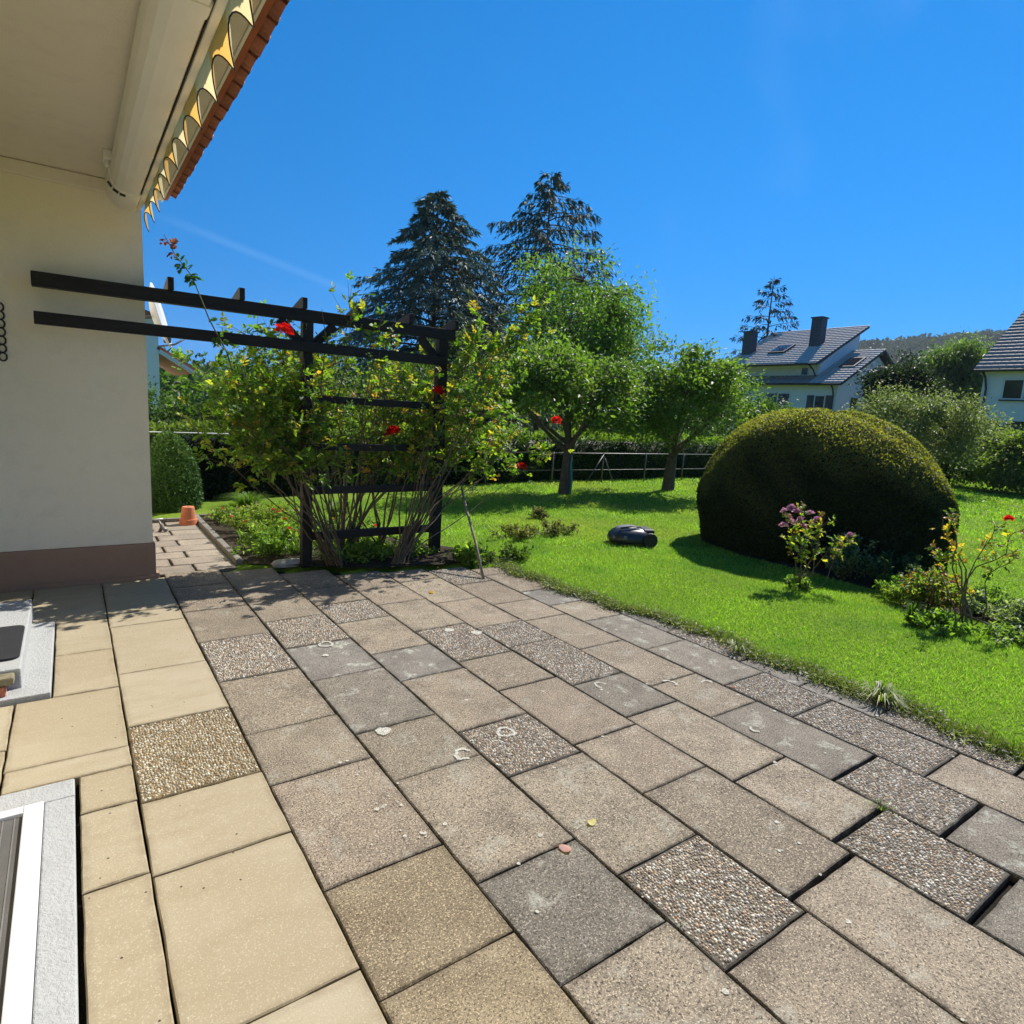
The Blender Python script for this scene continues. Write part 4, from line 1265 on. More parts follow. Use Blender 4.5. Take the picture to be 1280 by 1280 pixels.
# ---- clipped shapes
def clipped(name, label, base, rad, rz_, n, L, cols_side, cols_top, pex=2.5, zex=2.3, dens_dir=None, cat='bush', bulge=.08, colmix=.62, W=.4, matname='needle', jitter=.03, flatn=.45, slope=0.0):
    root = empty(name, base, rz_, label=label, cat=cat)
    rx, ry, h = rad
    def surf(a, t):
        """t 0 (foot) .. 1 (top)"""
        ca, sa = np.cos(a), np.sin(a)
        k = (np.abs(ca) ** pex + np.abs(sa) ** pex) ** (-1 / pex)
        s = np.clip(1 - t ** zex, 0, 1) ** (1 / zex) * (.93 + bulge * np.sin(np.clip(t, 0, 1) * 3.0))
        wob = 1 + .022 * np.sin(3 * a + 5 * t) + .016 * np.sin(7 * a - 4 * t) + .016 * np.sin(2 * a + 11 * t) + .008 * np.sin(13 * a + 17 * t)
        lean_ = 1 - slope * (.506 * ca - .863 * sa) * s
        return np.stack([ca * k * s * rx * wob, sa * k * s * ry * wob, t * h * lean_ * (1 + .012 * np.sin(5 * a) + .008 * np.sin(9 * a + 8 * t))], -1)
    na, nt_ = 56, 26
    tt = np.sin(np.linspace(0, np.pi / 2, nt_)) ** 1.0
    A, Tt = np.meshgrid(np.linspace(0, 2 * np.pi, na, endpoint=False), tt)
    G = surf(A, Tt) * [.965, .965, .975]
    i = np.arange(nt_ - 1)[:, None] * na + np.arange(na)[None, :]
    j = np.arange(nt_ - 1)[:, None] * na + (np.arange(na)[None, :] + 1) % na
    me = np_mesh('core', G.reshape(-1, 3), np.stack([i, j, j + na, i + na], -1).reshape(-1, 4), np.tile([.012, .02, .008], (G.size // 3, 1)), smooth=True)
    link_mesh('core', me, MT['needle'], root)
    # leaves on the surface, spread by area
    m = n * 3
    a = rng.random(m) * 2 * np.pi; t = np.sin(rng.random(m) * np.pi / 2)
    e = 1e-3
    p = surf(a, t)
    pa = surf(a + e, t) - p; pt = surf(a, np.clip(t + e, 0, 1)) - p
    cr = np.cross(pa, pt); area = np.linalg.norm(cr, axis=1) * np.cos(np.arcsin(np.clip(t, 0, .9999)))
    keep = rng.random(m) < area / np.quantile(area, .985)
    idx = np.where(keep)[0][:n]
    p, nrm, t = p[idx], unit(cr[idx]), t[idx]
    nrm[np.isnan(nrm)] = 0
    nrm[(nrm * (p - [0, 0, h * .35])).sum(1) < 0] *= -1
    m = len(p)
    lump = np.sin(p[:, 0] * 9) * np.sin(p[:, 1] * 8 + 1) * np.sin(p[:, 2] * 10)
    pos = p + nrm * (rng.normal(-.01, jitter * .5, m) + .012 * lump)[:, None]
    ax = unit(nrm * flatn * .8 + rdir(m) * .8)
    top = np.clip((nrm[:, 2] - .12) / .7, 0, 1) * colmix  # paler on upward-facing leaves; on the yew dome this paints in sunlight
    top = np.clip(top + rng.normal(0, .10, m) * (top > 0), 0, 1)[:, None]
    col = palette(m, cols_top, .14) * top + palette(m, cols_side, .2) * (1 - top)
    LL = L * rng.uniform(.6, 1.3, m)
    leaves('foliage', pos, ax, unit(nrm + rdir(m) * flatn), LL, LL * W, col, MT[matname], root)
    return root
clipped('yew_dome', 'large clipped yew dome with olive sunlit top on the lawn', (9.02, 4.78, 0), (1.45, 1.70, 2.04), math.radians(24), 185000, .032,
        [(.024, .040, .012), (.034, .052, .015), (.018, .030, .009)], [(.27, .25, .055), (.23, .24, .05), (.28, .21, .055), (.19, .21, .045)], pex=2.4, zex=2.7, slope=.07, colmix=.9, W=.6, flatn=.18, jitter=.012, matname='leaf')  # dark sides, dry olive top: shade and sun partly painted into the colours
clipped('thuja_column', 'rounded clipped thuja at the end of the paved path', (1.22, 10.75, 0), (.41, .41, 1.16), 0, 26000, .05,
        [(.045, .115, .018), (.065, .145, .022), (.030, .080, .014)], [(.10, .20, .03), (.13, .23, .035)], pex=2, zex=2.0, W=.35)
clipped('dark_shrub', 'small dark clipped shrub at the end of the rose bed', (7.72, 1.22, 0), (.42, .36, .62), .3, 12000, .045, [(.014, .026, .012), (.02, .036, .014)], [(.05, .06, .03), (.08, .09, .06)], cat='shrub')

def hedge(name, label, pts, width, h, n, L, cols, top_cols, cat='hedge', h_var=.06):
    root = empty(name, (*pts[0], 0), label=label, cat=cat)
    off = np.array([*pts[0], 0.0])
    P = np.array(pts, float); seg = np.diff(P, axis=0); ln = np.linalg.norm(seg, axis=1)
    # core
    nrm2 = np.zeros_like(P)
    d = np.gradient(P, axis=0); d = d / np.linalg.norm(d, axis=1)[:, None]
    nrm2 = np.stack([-d[:, 1], d[:, 0]], 1)
    hw = width / 2 * .86
    V, F = [], []
    for i in range(len(P)):
        for s, z in ((-1, 0), (-1, h * .93), (1, h * .93), (1, 0)):
            V.append((*(P[i] + nrm2[i] * s * hw), z))
    for i in range(len(P) - 1):
        for k in range(3): F.append((i * 4 + k, i * 4 + k + 1, i * 4 + 5 + k, i * 4 + 4 + k))
    V = np.array(V) - off
    link_mesh('core', np_mesh('core', V, F, np.tile([.010, .018, .008], (len(V), 1))), MT['needle'], root)
    si = rng.choice(len(ln), n, p=ln / ln.sum())
    t = rng.random(n)[:, None]
    c = P[si] + seg[si] * t
    nn = nrm2[si]
    top = rng.random(n) < width / (width + 2 * h)
    s = np.where(rng.random(n) < .7, -1, 1)
    x = np.where(top, rng.uniform(-1, 1, n), s) * width / 2
    wob = 1 + .10 * np.sin(c[:, 0] * 2.3) + .08 * np.sin(c[:, 0] * 5.1 + c[:, 1])
    z = np.where(top, h * (1 + h_var * np.sin(c[:, 0] * 1.7) + h_var * np.sin(c[:, 0] * 4.3)) + np.abs(rng.normal(0, .05, n)), rng.random(n) * h)
    pos = np.stack([c[:, 0] + nn[:, 0] * x * wob, c[:, 1] + nn[:, 1] * x * wob, z], 1) + rng.normal(0, .03, (n, 3)) - off
    out = np.stack([nn[:, 0] * np.sign(x), nn[:, 1] * np.sign(x), np.zeros(n)], 1)
    out[top] = [0, 0, 1]
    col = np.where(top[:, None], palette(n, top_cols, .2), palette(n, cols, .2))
    LL = L * rng.uniform(.6, 1.3, n)
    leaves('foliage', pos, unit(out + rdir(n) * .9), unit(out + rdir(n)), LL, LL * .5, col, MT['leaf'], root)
    return root
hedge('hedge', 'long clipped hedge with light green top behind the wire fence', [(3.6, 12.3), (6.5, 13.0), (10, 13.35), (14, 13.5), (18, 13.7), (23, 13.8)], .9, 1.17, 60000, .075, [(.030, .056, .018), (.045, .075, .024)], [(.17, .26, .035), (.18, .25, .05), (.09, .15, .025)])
hedge('hedge', 'dark hedge with pale top behind the thuja at the end of the path', [(-1.5, 11.6), (.5, 11.75), (2.2, 11.9), (3.5, 12.2)], .8, 1.10, 22000, .07, [(.010, .020, .008), (.016, .030, .010)], [(.09, .14, .03), (.14, .17, .04), (.06, .10, .02)])  # face leaves darkened: the shade on this side is put into the colour

# ---- wire fence in front of the hedge
fe = empty('wire_fence', (11.8, 12.4, 0), label='thin galvanised wire fence with braced post in front of the hedge', cat='fence')
def fp(g, name, **kw):
    o = g.obj(name, MT['galv'], fe, smooth=True, **kw); o.location = (-11.8, -12.4, 0); return o
for x in (6.1, 8.05, 10.09, 11.84, 13.52, 15.17, 16.9, 18.6):
    fp(Geo().tube([(x, 12.4, -.05), (x, 12.4, .84)], .019, 6), 'post')
fp(Geo().tube([(11.84, 12.39, .78), (11.24, 12.38, 0)], .014, 6), 'brace')
fp(Geo().tube([(11.84, 12.39, .78), (12.28, 12.38, 0)], .014, 6), 'brace')
fp(Geo().tube([(6.1, 12.4, .80), (18.6, 12.4, .83)], .011, 5), 'top_wire')
fp(Geo().tube([(6.1, 12.4, .36), (18.6, 12.4, .38)], .005, 4), 'middle_wire')
cl = Geo().tube([(-.6, 11.28, 1.16), (1.0, 11.30, 1.15), (2.4, 11.32, 1.15)], .009, 5).obj('washing_line', MT['frame'], label='white line stretched along the hedge behind the thuja', cat='line')

# ---- terracotta pot, upside down
Geo().lathe([(.018, .245), (.072, .245), (.078, .235), (.098, .075), (.112, .072), (.116, .0), (.10, .0), (.095, .06), (.06, .22), (.018, .225), (.018, .245)], 24).obj('flower_pot', MT['terracotta'], loc=(1.27, 9.42, .001), smooth=False, label='terracotta flower pot standing upside down at the end of the path', cat='flower pot')
sk = empty('sprinkler', (.88, 9.0, 0), label='small grey sprinkler head with white handle on the path', cat='sprinkler')
Geo().tube([(0, 0, .0), (.02, -.02, .07), (-.01, .0, .15)], [.022, .018, .012], 8).obj('body', MT['galv'], sk, smooth=True)
Geo().tube([(-.06, 0, .16), (.04, .01, .165)], .011, 8).obj('handle', MT['whitebar'], sk, smooth=True)
Geo().tube([(.02, -.02, .06), (.07, -.06, .02)], [.02, .028], 8).obj('nozzle', MT['galv'], sk, smooth=True)

# ---- robotic mower
mo = empty('robot_mower', (6.48, 6.10, .02), math.radians(-24), label='dark grey robotic lawn mower standing on the grass', cat='lawn mower')
def dome(g, prof, n=28, ex=2.6, sx=1, sy=1, cx=0, cy=0):
    vs, fs = [], []
    for (r, z) in prof:
        for k in range(n):
            a = 2 * math.pi * k / n
            c_, s_ = math.cos(a), math.sin(a)
            q = (abs(c_) ** ex + abs(s_) ** ex) ** (-1 / ex)
            vs.append((cx + c_ * q * r * sx, cy + s_ * q * r * sy, z))
    for i in range(len(prof) - 1):
        for k in range(n):
            fs.append((i * n + k, i * n + (k + 1) % n, (i + 1) * n + (k + 1) % n, (i + 1) * n + k))
    fs.append(tuple(range((len(prof) - 1) * n, len(prof) * n)))
    return g.add(vs, fs)
dome(Geo(), [(.90, .04), (1.0, .07), (1.0, .11), (.93, .16), (.80, .205), (.55, .235), (.2, .25)], sx=.33, sy=.24).obj('body', MT['anthracite'], mo, smooth=True)
dome(Geo(), [(1.0, .19), (.96, .225), (.8, .25), (.45, .268), (.1, .272)], sx=.20, sy=.15, cx=-.04).obj('top_cover', MT['silver'], mo, smooth=True)
Geo().box(.12, .30, -.16, .16, .16, .24).obj('rear_cover', MT['black'], mo, bevel=.03, seg=3)
Geo().tube([(-.2, -.10, .245), (-.05, -.12, .272), (.10, -.10, .262)], .012, 7).obj('handle', MT['black'], mo, smooth=True)
for sy in (-1, 1):
    w_ = Geo()
    w_.tube([(.20, sy * .215, .10), (.20, sy * .265, .10)], .105, 20)
    w_.obj('rear_wheel', MT['black'], mo, bevel=.008)
    Geo().tube([(-.22, sy * .12, .045), (-.22, sy * .155, .045)], .05, 14).obj('front_wheel', MT['black'], mo)
    Geo().tube([(-.17, sy * .238, .13), (-.17, sy * .246, .13)], .028, 14).obj('badge', MT['galv'], mo)

# ---- roses and plants of the island bed
def small_rose(name, label, base, tips, reds, cols, rr, lat, nl, weights, size=.04, extra=None, mat='cane'):
    return rose(name, label, [base], tips, lat=lat, leafy=.55, size=size, nl=nl, cane_r=.008, mat=mat, reds=reds, red_cols=cols, red_r=rr, lat_len=.16, weights=weights)
b = np.array((6.55, 3.55, .02))
tp = b + np.array([(-.12, .22, .78), (-.05, .1, .85), (.05, .02, .82), (.16, -.08, .75), (.25, -.2, .66), (.02, .2, .6), (.3, -.32, .62), (-.1, .1, .55)])
rd = [b + np.array(q) for q in [(-.12, .24, .86), (-.10, .2, .80), (-.03, .14, .86), (-.02, .1, .78), (.04, .03, .86), (-.14, .22, .70), (.02, .08, .70), (.10, -.02, .80), (-.08, .16, .74), (-.06, .2, .9), (.30, -.30, .66)]]
small_rose('rose_bush', 'rose bush with mauve pink blossoms standing in the lawn before the yew dome', tuple(b), tp, rd, PINK, .042, 4, 4, [.1, .25, .3, .05, .2, .1])
b = np.array((6.72, 2.06, .02))
tp = b + np.array([(.0, .32, 1.05), (-.04, .26, 1.1), (.06, .3, .95), (.25, -.03, 1.0), (.32, -.16, .95), (.34, -.2, .8), (.1, .18, .7), (.0, .35, .75)])
rd = [b + np.array(q) for q in [(.31, -.11, 1.06)]]
small_rose('rose_bush', 'thin rose bush with one red bloom and rusty leaves near the bed edge', tuple(b), tp, rd, RED, .042, 3, 4, [.05, .15, .2, .05, .15, .4], mat='cane')

def ground_plant(name, label, base, r, h, n, L, cols, cat='plant', w=None, wl=.5, flowers=(), fcol=None, ftype='leaf', group=None):
    root = empty(name, base, label=label, cat=cat)
    if group: root['group'] = group
    T = Tubes()
    ns = max(6, n // 60)
    E = []
    for k in range(ns):
        a = random.random() * 6.283; q = math.sqrt(random.random())
        e = np.array([math.cos(a) * r[0] * q, math.sin(a) * r[1] * q, h * (1 - .55 * q * q) * random.uniform(.55, 1.05)])
        s = np.array([e[0] * .35, e[1] * .35, 0])
        p = bez(s, (s + e) / 2 + [0, 0, h * .15], e, 5)
        T.add(p, np.linspace(.005, .002, 5), 4)
        E.append(p)
    E = np.array(E)
    i = rng.integers(0, ns, n); t = np.sqrt(rng.random(n)) * 3.99
    j = t.astype(int); f = (t - j)[:, None]
    P = E[i, j] * (1 - f) + E[i, j + 1] * f + rng.normal(0, .25 * L + .012, (n, 3))
    P[:, 2] = np.maximum(P[:, 2], .01)
    LL = L * rng.uniform(.6, 1.3, n)
    T.obj('stems', MT['cane_green'], root)
    leaves('foliage', P, unit(rdir(n) + [0, 0, .2]), unit(np.array([[0, 0, 1.0]]) + rdir(n) * .7), LL, LL * wl, palette(n, cols, .18, w), MT['leaf'], root, True)
    for q in range(flowers if isinstance(flowers, int) else 0):
        k = random.randrange(ns)
        blossom(root, E[k, -1] + [0, 0, .01], random.uniform(.018, .032), fcol, n=10)
    return root
PALE = [(.20, .24, .15), (.14, .19, .09), (.28, .31, .22), (.09, .13, .05)]
GRN = [(.12, .21, .04), (.165, .265, .045), (.22, .30, .065), (.07, .135, .028)]
YEL = [(.18, .21, .04), (.13, .18, .035), (.24, .22, .05)]
for (nm, lb, b, r, h, n, L, cols, kw) in [
    ('spirea_shrub', 'pale leaved low shrub beside the mauve rose', (7.72, 3.62, .02), (.45, .35), .62, 1500, .045, PALE + [(.04, .07, .03)], {}),
    ('spirea_shrub', 'low shrub with faint pink flower heads under the yew dome', (8.05, 4.05, .02), (.5, .4), .66, 1500, .045, [(.05, .08, .03), (.08, .11, .05), (.2, .23, .15)], dict(flowers=6, fcol=PINK)),
    ('spirea_shrub', 'dark green shrub growing at the foot of the yew dome', (7.85, 3.1, .02), (.42, .4), .45, 1500, .045, [(.03, .06, .02), (.05, .085, .03), (.10, .13, .07)], {}),
    ('heuchera_plant', 'leafy plant with rusty red tips between the roses', (7.25, 2.55, .02), (.34, .34), .46, 1500, .05, GRN + [(.20, .06, .03), (.26, .10, .04)], dict(flowers=3, fcol=[(.5, .12, .05), (.4, .05, .05)])),
    ('spurge_plant', 'bright yellow green plant at the edge of the bed', (7.12, 2.72, .02), (.22, .2), .24, 700, .04, YEL + GRN, {}),
    ('catmint_plant', 'silvery low plant behind the rose with the red bloom', (7.42, 1.78, .02), (.36, .3), .26, 1200, .045, PALE, {}),
    ('catmint_plant', 'silvery grey ground plant beside the dark clipped shrub', (7.30, 1.28, .02), (.34, .3), .18, 1000, .045, PALE, {}),
    ('lambs_ear_plant', 'woolly grey white leaf rosette behind the thin rose stems', (7.62, 2.12, .02), (.34, .34), .20, 1100, .05, PALE, {}),
    ('lambs_ear_plant', 'grey white ground plant between red rose and dark clipped shrub', (7.75, 1.72, .02), (.36, .3), .17, 1000, .05, PALE, {}),
    ('cranesbill_plant', 'mid green low plant at the back of the bed beside the yew', (7.95, 2.35, .02), (.36, .36), .22, 1100, .045, GRN, {}),
    ('cranesbill_plant', 'fresh green low plant under the yellow green spurge', (7.45, 2.95, .02), (.36, .3), .22, 1100, .045, GRN, {}),
    ('weed_clump', 'green weeds around the foot of the mauve rose', (6.50, 3.55, .015), (.24, .2), .17, 500, .045, GRN, {}),
    ('weed_clump', 'dark green weeds beside the stem of the rose with one red bloom', (6.45, 2.16, .015), (.34, .24), .20, 700, .055, GRN, {}),
    ('weed_clump', 'pale weeds at the lawn edge below the red rose', (6.75, 1.72, .015), (.36, .24), .13, 700, .045, GRN + PALE, {}),
    ('heather_plant', 'low olive yellow plant on the lawn behind the leaning pole', (5.05, 6.95, .015), (.42, .26), .24, 900, .045, [(.15, .15, .06), (.10, .12, .04), (.20, .18, .08)], {}),
    ('heather_plant', 'low olive plant with bare twigs nearest the robotic mower', (5.85, 6.95, .015), (.36, .24), .26, 700, .045, [(.13, .13, .06), (.08, .11, .04), (.18, .15, .08)], {}),
    ('heather_plant', 'small brownish plant on the lawn beyond the mower', (6.55, 8.3, .015), (.32, .24), .2, 500, .045, [(.14, .12, .07), (.08, .10, .04)], {}),
    ('sorrel_plant', 'broad leaved weed at the foot of the trellis post farther from the house', (3.78, 6.05, .02), (.24, .16), .2, 260, .09, GRN, {}),
    ('sorrel_plant', 'leafy weed clump by the terrace corner near the leaning pole', (4.22, 6.0, .015), (.4, .25), .16, 800, .05, [(.05, .09, .02), (.08, .12, .03)], {}),
    ('geranium_plant', 'green ground cover with small red flowers beside the path kerb', (1.88, 7.30, .02), (.50, .62), .34, 3400, .045, GRN, dict(flowers=4, fcol=[(.5, .05, .02), (.55, .12, .03)])),
    ('geranium_plant', 'yellow green ground cover with orange red flowers in the path bed', (2.1, 8.35, .02), (.68, .70), .38, 3800, .045, GRN + YEL, dict(flowers=12, fcol=[(.6, .08, .02), (.5, .04, .03)])),
    ('geranium_plant', 'leafy ground cover with brownish patches at the path end', (1.95, 9.25, .02), (.50, .5), .26, 2200, .045, GRN + [(.18, .12, .06)], dict(flowers=5, fcol=[(.5, .10, .04)])),
    ('geranium_plant', 'green ground cover with red blooms behind the trellis', (2.85, 7.55, .02), (.62, .62), .34, 3000, .045, GRN, dict(flowers=6, fcol=[(.6, .06, .02)])),
    ('geranium_plant', 'low green plants filling the bed at the foot of the trellis', (2.9, 6.60, .02), (.85, .36), .20, 2400, .045, GRN, {})]:
    ground_plant(nm, lb, b, r, h, n, L, cols, **kw)
tuft('grass_clump', 3.2, 8.9, 500, .34, .35, [(.09, .15, .02), (.13, .18, .03)], z=.0, w=.012, droop=.3, label='tall bright grass clump at the end of the path bed', cat='grass clump')
tuft('grass_clump', 2.3, 10.6, 400, .26, .5, [(.09, .16, .02), (.11, .18, .03)], z=.0, w=.012, droop=.3, label='sunlit grass clump in front of the dark hedge', cat='grass clump')
tuft('iris_clump', 6.35, 2.35, 70, .24, .12, [(.05, .10, .02), (.08, .14, .03)], w=.010, droop=.2, label='upright grassy clump beside the rose with the red bloom', cat='plant')
Geo().tube([(7.25, 2.25, .06), (6.9, 1.9, .09), (6.75, 1.55, .10), (6.5, 1.0, .09), (6.2, .2, .09)], .006, 5).obj('garden_hose', MT['black'], smooth=True, label='thin dark cable lying along the edge of the bed', cat='cable')
# trimmed stake behind the trellis
Geo().tube([(0, 0, -.05), (.02, 0, .55), (.03, .01, .95)], [.024, .022, .02], 7).obj('garden_stake', MT['pole'], loc=(2.55, 6.95, 0), smooth=True, label='short wooden stake behind the trellis rungs', cat='stake')

# ---- fallen leaves and petals
def fallen(label, x, y, L, W, col, rzv):
    n_ = 18
    V = [(0, 0, .004)]
    for k in range(n_):
        a = 2 * math.pi * k / n_
        tipf = 1 + .22 * max(0, math.cos(a)) ** 6
        V.append((L / 2 * math.cos(a) * tipf, W / 2 * math.sin(a) * (1 + .08 * math.sin(3 * a + x)), .003 * math.cos(2 * a + 1) + .004))
    me = np_mesh('fallen_leaf', V, [(0, k + 1, (k + 1) % n_ + 1) for k in range(n_)], np.tile(col, (n_ + 1, 1)), smooth=True)
    o = link_mesh('fallen_leaf', me, MT['leaf'], None, label=label, cat='leaf')
    o.location = (x, y, .003); o.rotation_euler = (0, 0, rzv); return o
fallen('pale yellow fallen leaf on a brown flag', 1.82, 1.79, .045, .032, (.62, .56, .22), .3)
o = fallen('fallen pink rose petal lying on a grey flag', 1.61, 1.72, .05, .042, (.60, .34, .30), 2.2); o.name = 'fallen_petal'; o['category'] = 'petal'
fallen('yellow fallen leaf in the shade near the trellis', 2.81, 5.19, .07, .05, (.55, .36, .05), 1.0)
fallen('small brown fallen leaf beside lichen covered flags', 3.66, 2.36, .045, .03, (.28, .09, .03), 1.9)
fallen('tiny dry leaf on the terrace under the leaning pole', 3.25, 5.45, .05, .03, (.45, .36, .26), .6)
n = 260
p = np.stack([rng.uniform(1.6, 4.0, n), rng.normal(5.75, .35, n), np.full(n, .006)], 1)
p = p[p[:, 1] < 6.4]
n = len(p)
leaves('leaf_litter', p, rdir(n) * [1, 1, .15], np.tile([0, 0, 1.0], (n, 1)) + rdir(n) * .25, rng.uniform(.015, .035, n), rng.uniform(.008, .018, n), palette(n, [(.10, .075, .045), (.16, .12, .07), (.30, .26, .18)], .3), MT['leaf'],
       label='small dry leaf crumbs under the trellis roses', cat='leaf litter', kind='stuff')
st2 = Geo()
dome(st2, [(.9, 0), (1.0, .03), (.8, .06), (.3, .07)], sx=.17, sy=.09).obj('edge_stone', MT['stump'], loc=(1.86, 6.72, .0), smooth=True, label='flat pale stone at the foot of the trellis post by the path', cat='stone')

# ================================================================== FAR HOUSES
def tiled_roof(parent, name, p00, p10, p01, mat, tw=.32, tl=.36, th=.02):
    """tiles over the parallelogram p00 (eave start) p10 (eave end) p01 (ridge above p00): one part of many small tiles"""
    p00, p10, p01 = (np.array(q, float) for q in (p00, p10, p01))
    e, s = p10 - p00, p01 - p00
    ne, ns = max(2, int(np.linalg.norm(e) / tw)), max(2, int(np.linalg.norm(s) / tl))
    n = unit(np.cross(e, s));  n = n if n[2] > 0 else -n
    i, j = np.meshgrid(np.arange(ne), np.arange(ns)); i, j = i.ravel(), j.ravel()
    ue, us = e / ne, s / ns
    o = p00 + i[:, None] * ue + j[:, None] * us
    lift = th * rng.uniform(.85, 1.15, len(i))[:, None]
    a = o + n * lift; b_ = o + ue * .5 + n * (lift + .010); c = o + ue * .95 + n * lift
    d = o + us * .95 + n * lift; f = o + ue * .5 + us * .95 + n * (lift + .010); g = o + ue * .95 + us * .95 + n * lift
    a0, b0, c0 = o - n * .0, o + ue * .5, o + ue * .96
    V = np.stack([a, b_, c, d, f, g, a0, b0, c0], 1).reshape(-1, 3)
    k = np.arange(len(i))[:, None] * 9
    F = np.concatenate([k + [[0, 1, 4, 3]], k + [[1, 2, 5, 4]], k + [[6, 7, 1, 0]], k + [[7, 8, 2, 1]]])
    if np.cross(e, s)[2] < 0: F = F[:, ::-1]
    return link_mesh(name, np_mesh(name, V, F), mat, parent, kind='stuff')

def quadslab(g, pts, t):
    """thin plate under the four points"""
    P = [Vector(p) for p in pts]
    n = (P[1] - P[0]).cross(P[3] - P[0]).normalized()
    if n.z < 0: n = -n
    return g.add(P + [p - n * t for p in P], [(0, 1, 2, 3), (7, 6, 5, 4), (0, 4, 5, 1), (1, 5, 6, 2), (2, 6, 7, 3), (3, 7, 4, 0)])

def window(parent, off, x, y0, y1, z0, z1, axis='u', mull=1, shutters=False, fm='frame'):
    """window in a wall facing -u (axis 'u') or -v"""
    def B(g, a0, a1, c0, c1, d0, d1):
        return g.box(x - d1, x - d0, a0, a1, c0, c1) if axis == 'u' else g.box(a0, a1, x - d1, x - d0, c0, c1)
    w_ = B(Geo(), y0, y1, z0, z1, -.02, .012).obj('window', MT['pane'], parent); w_.location = off
    g = Geo(); f_ = .07
    B(g, y0 - f_, y0, z0 - f_, z1 + f_, -.02, .05); B(g, y1, y1 + f_, z0 - f_, z1 + f_, -.02, .05)
    B(g, y0, y1, z1, z1 + f_, -.02, .05); B(g, y0, y1, z0 - f_, z0, -.02, .05)
    for k in range(mull):
        m_ = y0 + (y1 - y0) * (k + 1) / (mull + 1)
        B(g, m_ - .05, m_ + .05, z0, z1, -.02, .045)
    g.obj('frame', MT[fm], w_)
    B(Geo(), y0 - .12, y1 + .12, z0 - f_ - .06, z0 - f_ - .002, -.02, .12).obj('sill', MT['trim'], w_)
    if shutters:
        for a, b_ in ((y0 - .55, y0 - .10), (y1 + .10, y1 + .55)):
            B(Geo(), a, b_, z0 - .05, z1 + .05, .0, .06).obj('shutter', MT['slate'], w_)
    return w_

h1 = empty('white_house', (39.3, 20.7, 0), label='white rendered house with two pent tiled roofs and slate chimneys', cat='house')
O1 = (-39.3, -20.7, 0)
def h1p(g, name, mat, parent=h1, **kw):
    o = g.obj(name, mat, parent, **kw)
    if parent is h1: o.location = O1
    return o
# main block
h1p(Geo().prism([(40.0, 0), (40.0, 6.0), (44.6, 8.55), (44.6, 0)], 'y', 22.45, 29.0), 'wall', MT['whitewall'])
r1 = h1p(quadslab(Geo(), [(38.95, 22.1, 5.98), (38.95, 29.3, 5.98), (45.0, 29.3, 9.0), (45.0, 22.1, 9.0)], .14), 'roof', MT['trim'])
o = tiled_roof(r1, 'roof_tiles', (38.92, 22.08, 5.995), (38.92, 29.3, 5.995), (45.05, 22.08, 9.055), MT['roofgrey'])
h1p(Geo().tube([(38.9, 22.1, 5.93), (38.9, 29.3, 5.93)], .07, 7), 'gutter', MT['trim'])
h1p(Geo().tube([(38.9, 22.6, 5.93), (39.6, 22.62, 5.6), (39.93, 22.6, 5.2), (39.93, 22.6, 4.6)], .05, 6), 'downpipe', MT['trim'])
# lower wing in front and to the right
h1p(Geo().prism([(39.3, 0), (39.3, 4.72), (43.6, 6.95), (46.3, 5.6), (46.3, 0)], 'y', 20.70, 22.448), 'wall', MT['whitewall'])
h1p(Geo().box(39.3, 39.998, 22.4485, 28.9, 0, 4.72), 'wall', MT['whitewall'])
r2 = h1p(quadslab(Geo(), [(38.85, 20.3, 4.70), (38.85, 22.42, 4.70), (43.85, 22.42, 7.22), (43.85, 20.3, 7.22)], .14), 'roof', MT['trim'])
tiled_roof(r2, 'roof_tiles', (38.82, 20.28, 4.715), (38.82, 22.42, 4.715), (43.87, 20.28, 7.26), MT['roofgrey'])
r3 = h1p(quadslab(Geo(), [(43.86, 20.3, 7.20), (43.86, 22.42, 7.20), (46.7, 22.42, 5.72), (46.7, 20.3, 5.72)], .14), 'roof', MT['trim'])
r4 = h1p(quadslab(Geo(), [(38.85, 22.44, 4.70), (38.85, 29.1, 4.70), (39.98, 29.1, 5.25), (39.98, 22.44, 5.25)], .12), 'roof', MT['trim'])
tiled_roof(r4, 'roof_tiles', (38.82, 22.44, 4.72), (38.82, 29.1, 4.72), (39.98, 22.44, 5.28), MT['roofdark'])
h1p(Geo().tube([(38.8, 20.3, 4.65), (38.8, 29.1, 4.65)], .07, 7), 'gutter', MT['trim'])
h1p(Geo().tube([(38.8, 20.9, 4.6), (39.1, 20.92, 4.4), (39.23, 20.9, 4.0), (39.23, 20.9, 0)], .05, 6), 'downpipe', MT['trim'])
for (x, y) in ((42.0, 24.0), (41.0, 28.55)):
    zb = 5.98 + (x - 38.95) * .499
    c_ = h1p(Geo().box(x - .35, x + .35, y - .36, y + .36, zb - .3, zb + 1.75 - (.25 if y > 26 else 0)), 'chimney', MT['slate'])
    c_.location = O1
    Geo().box(x - .42, x + .42, y - .43, y + .43, zb + 1.751 - (.25 if y > 26 else 0), zb + 1.83 - (.25 if y > 26 else 0)).obj('cap', MT['trim'], c_)
def skylight(parent_roof, x0, x1, y0, y1, zf, sl):
    zz = lambda x: zf + (x - 38.9) * sl
    f = quadslab(Geo(), [(x0, y0, zz(x0) + .17), (x0, y1, zz(x0) + .17), (x1, y1, zz(x1) + .17), (x1, y0, zz(x1) + .17)], .16).obj('skylight', MT['trim'], parent_roof)
    quadslab(Geo(), [(x0 + .1, y0 + .1, zz(x0 + .1) + .176), (x0 + .1, y1 - .1, zz(x0 + .1) + .176), (x1 - .1, y1 - .1, zz(x1 - .1) + .176), (x1 - .1, y0 + .1, zz(x1 - .1) + .176)], .005).obj('pane', MT['pane'], f)
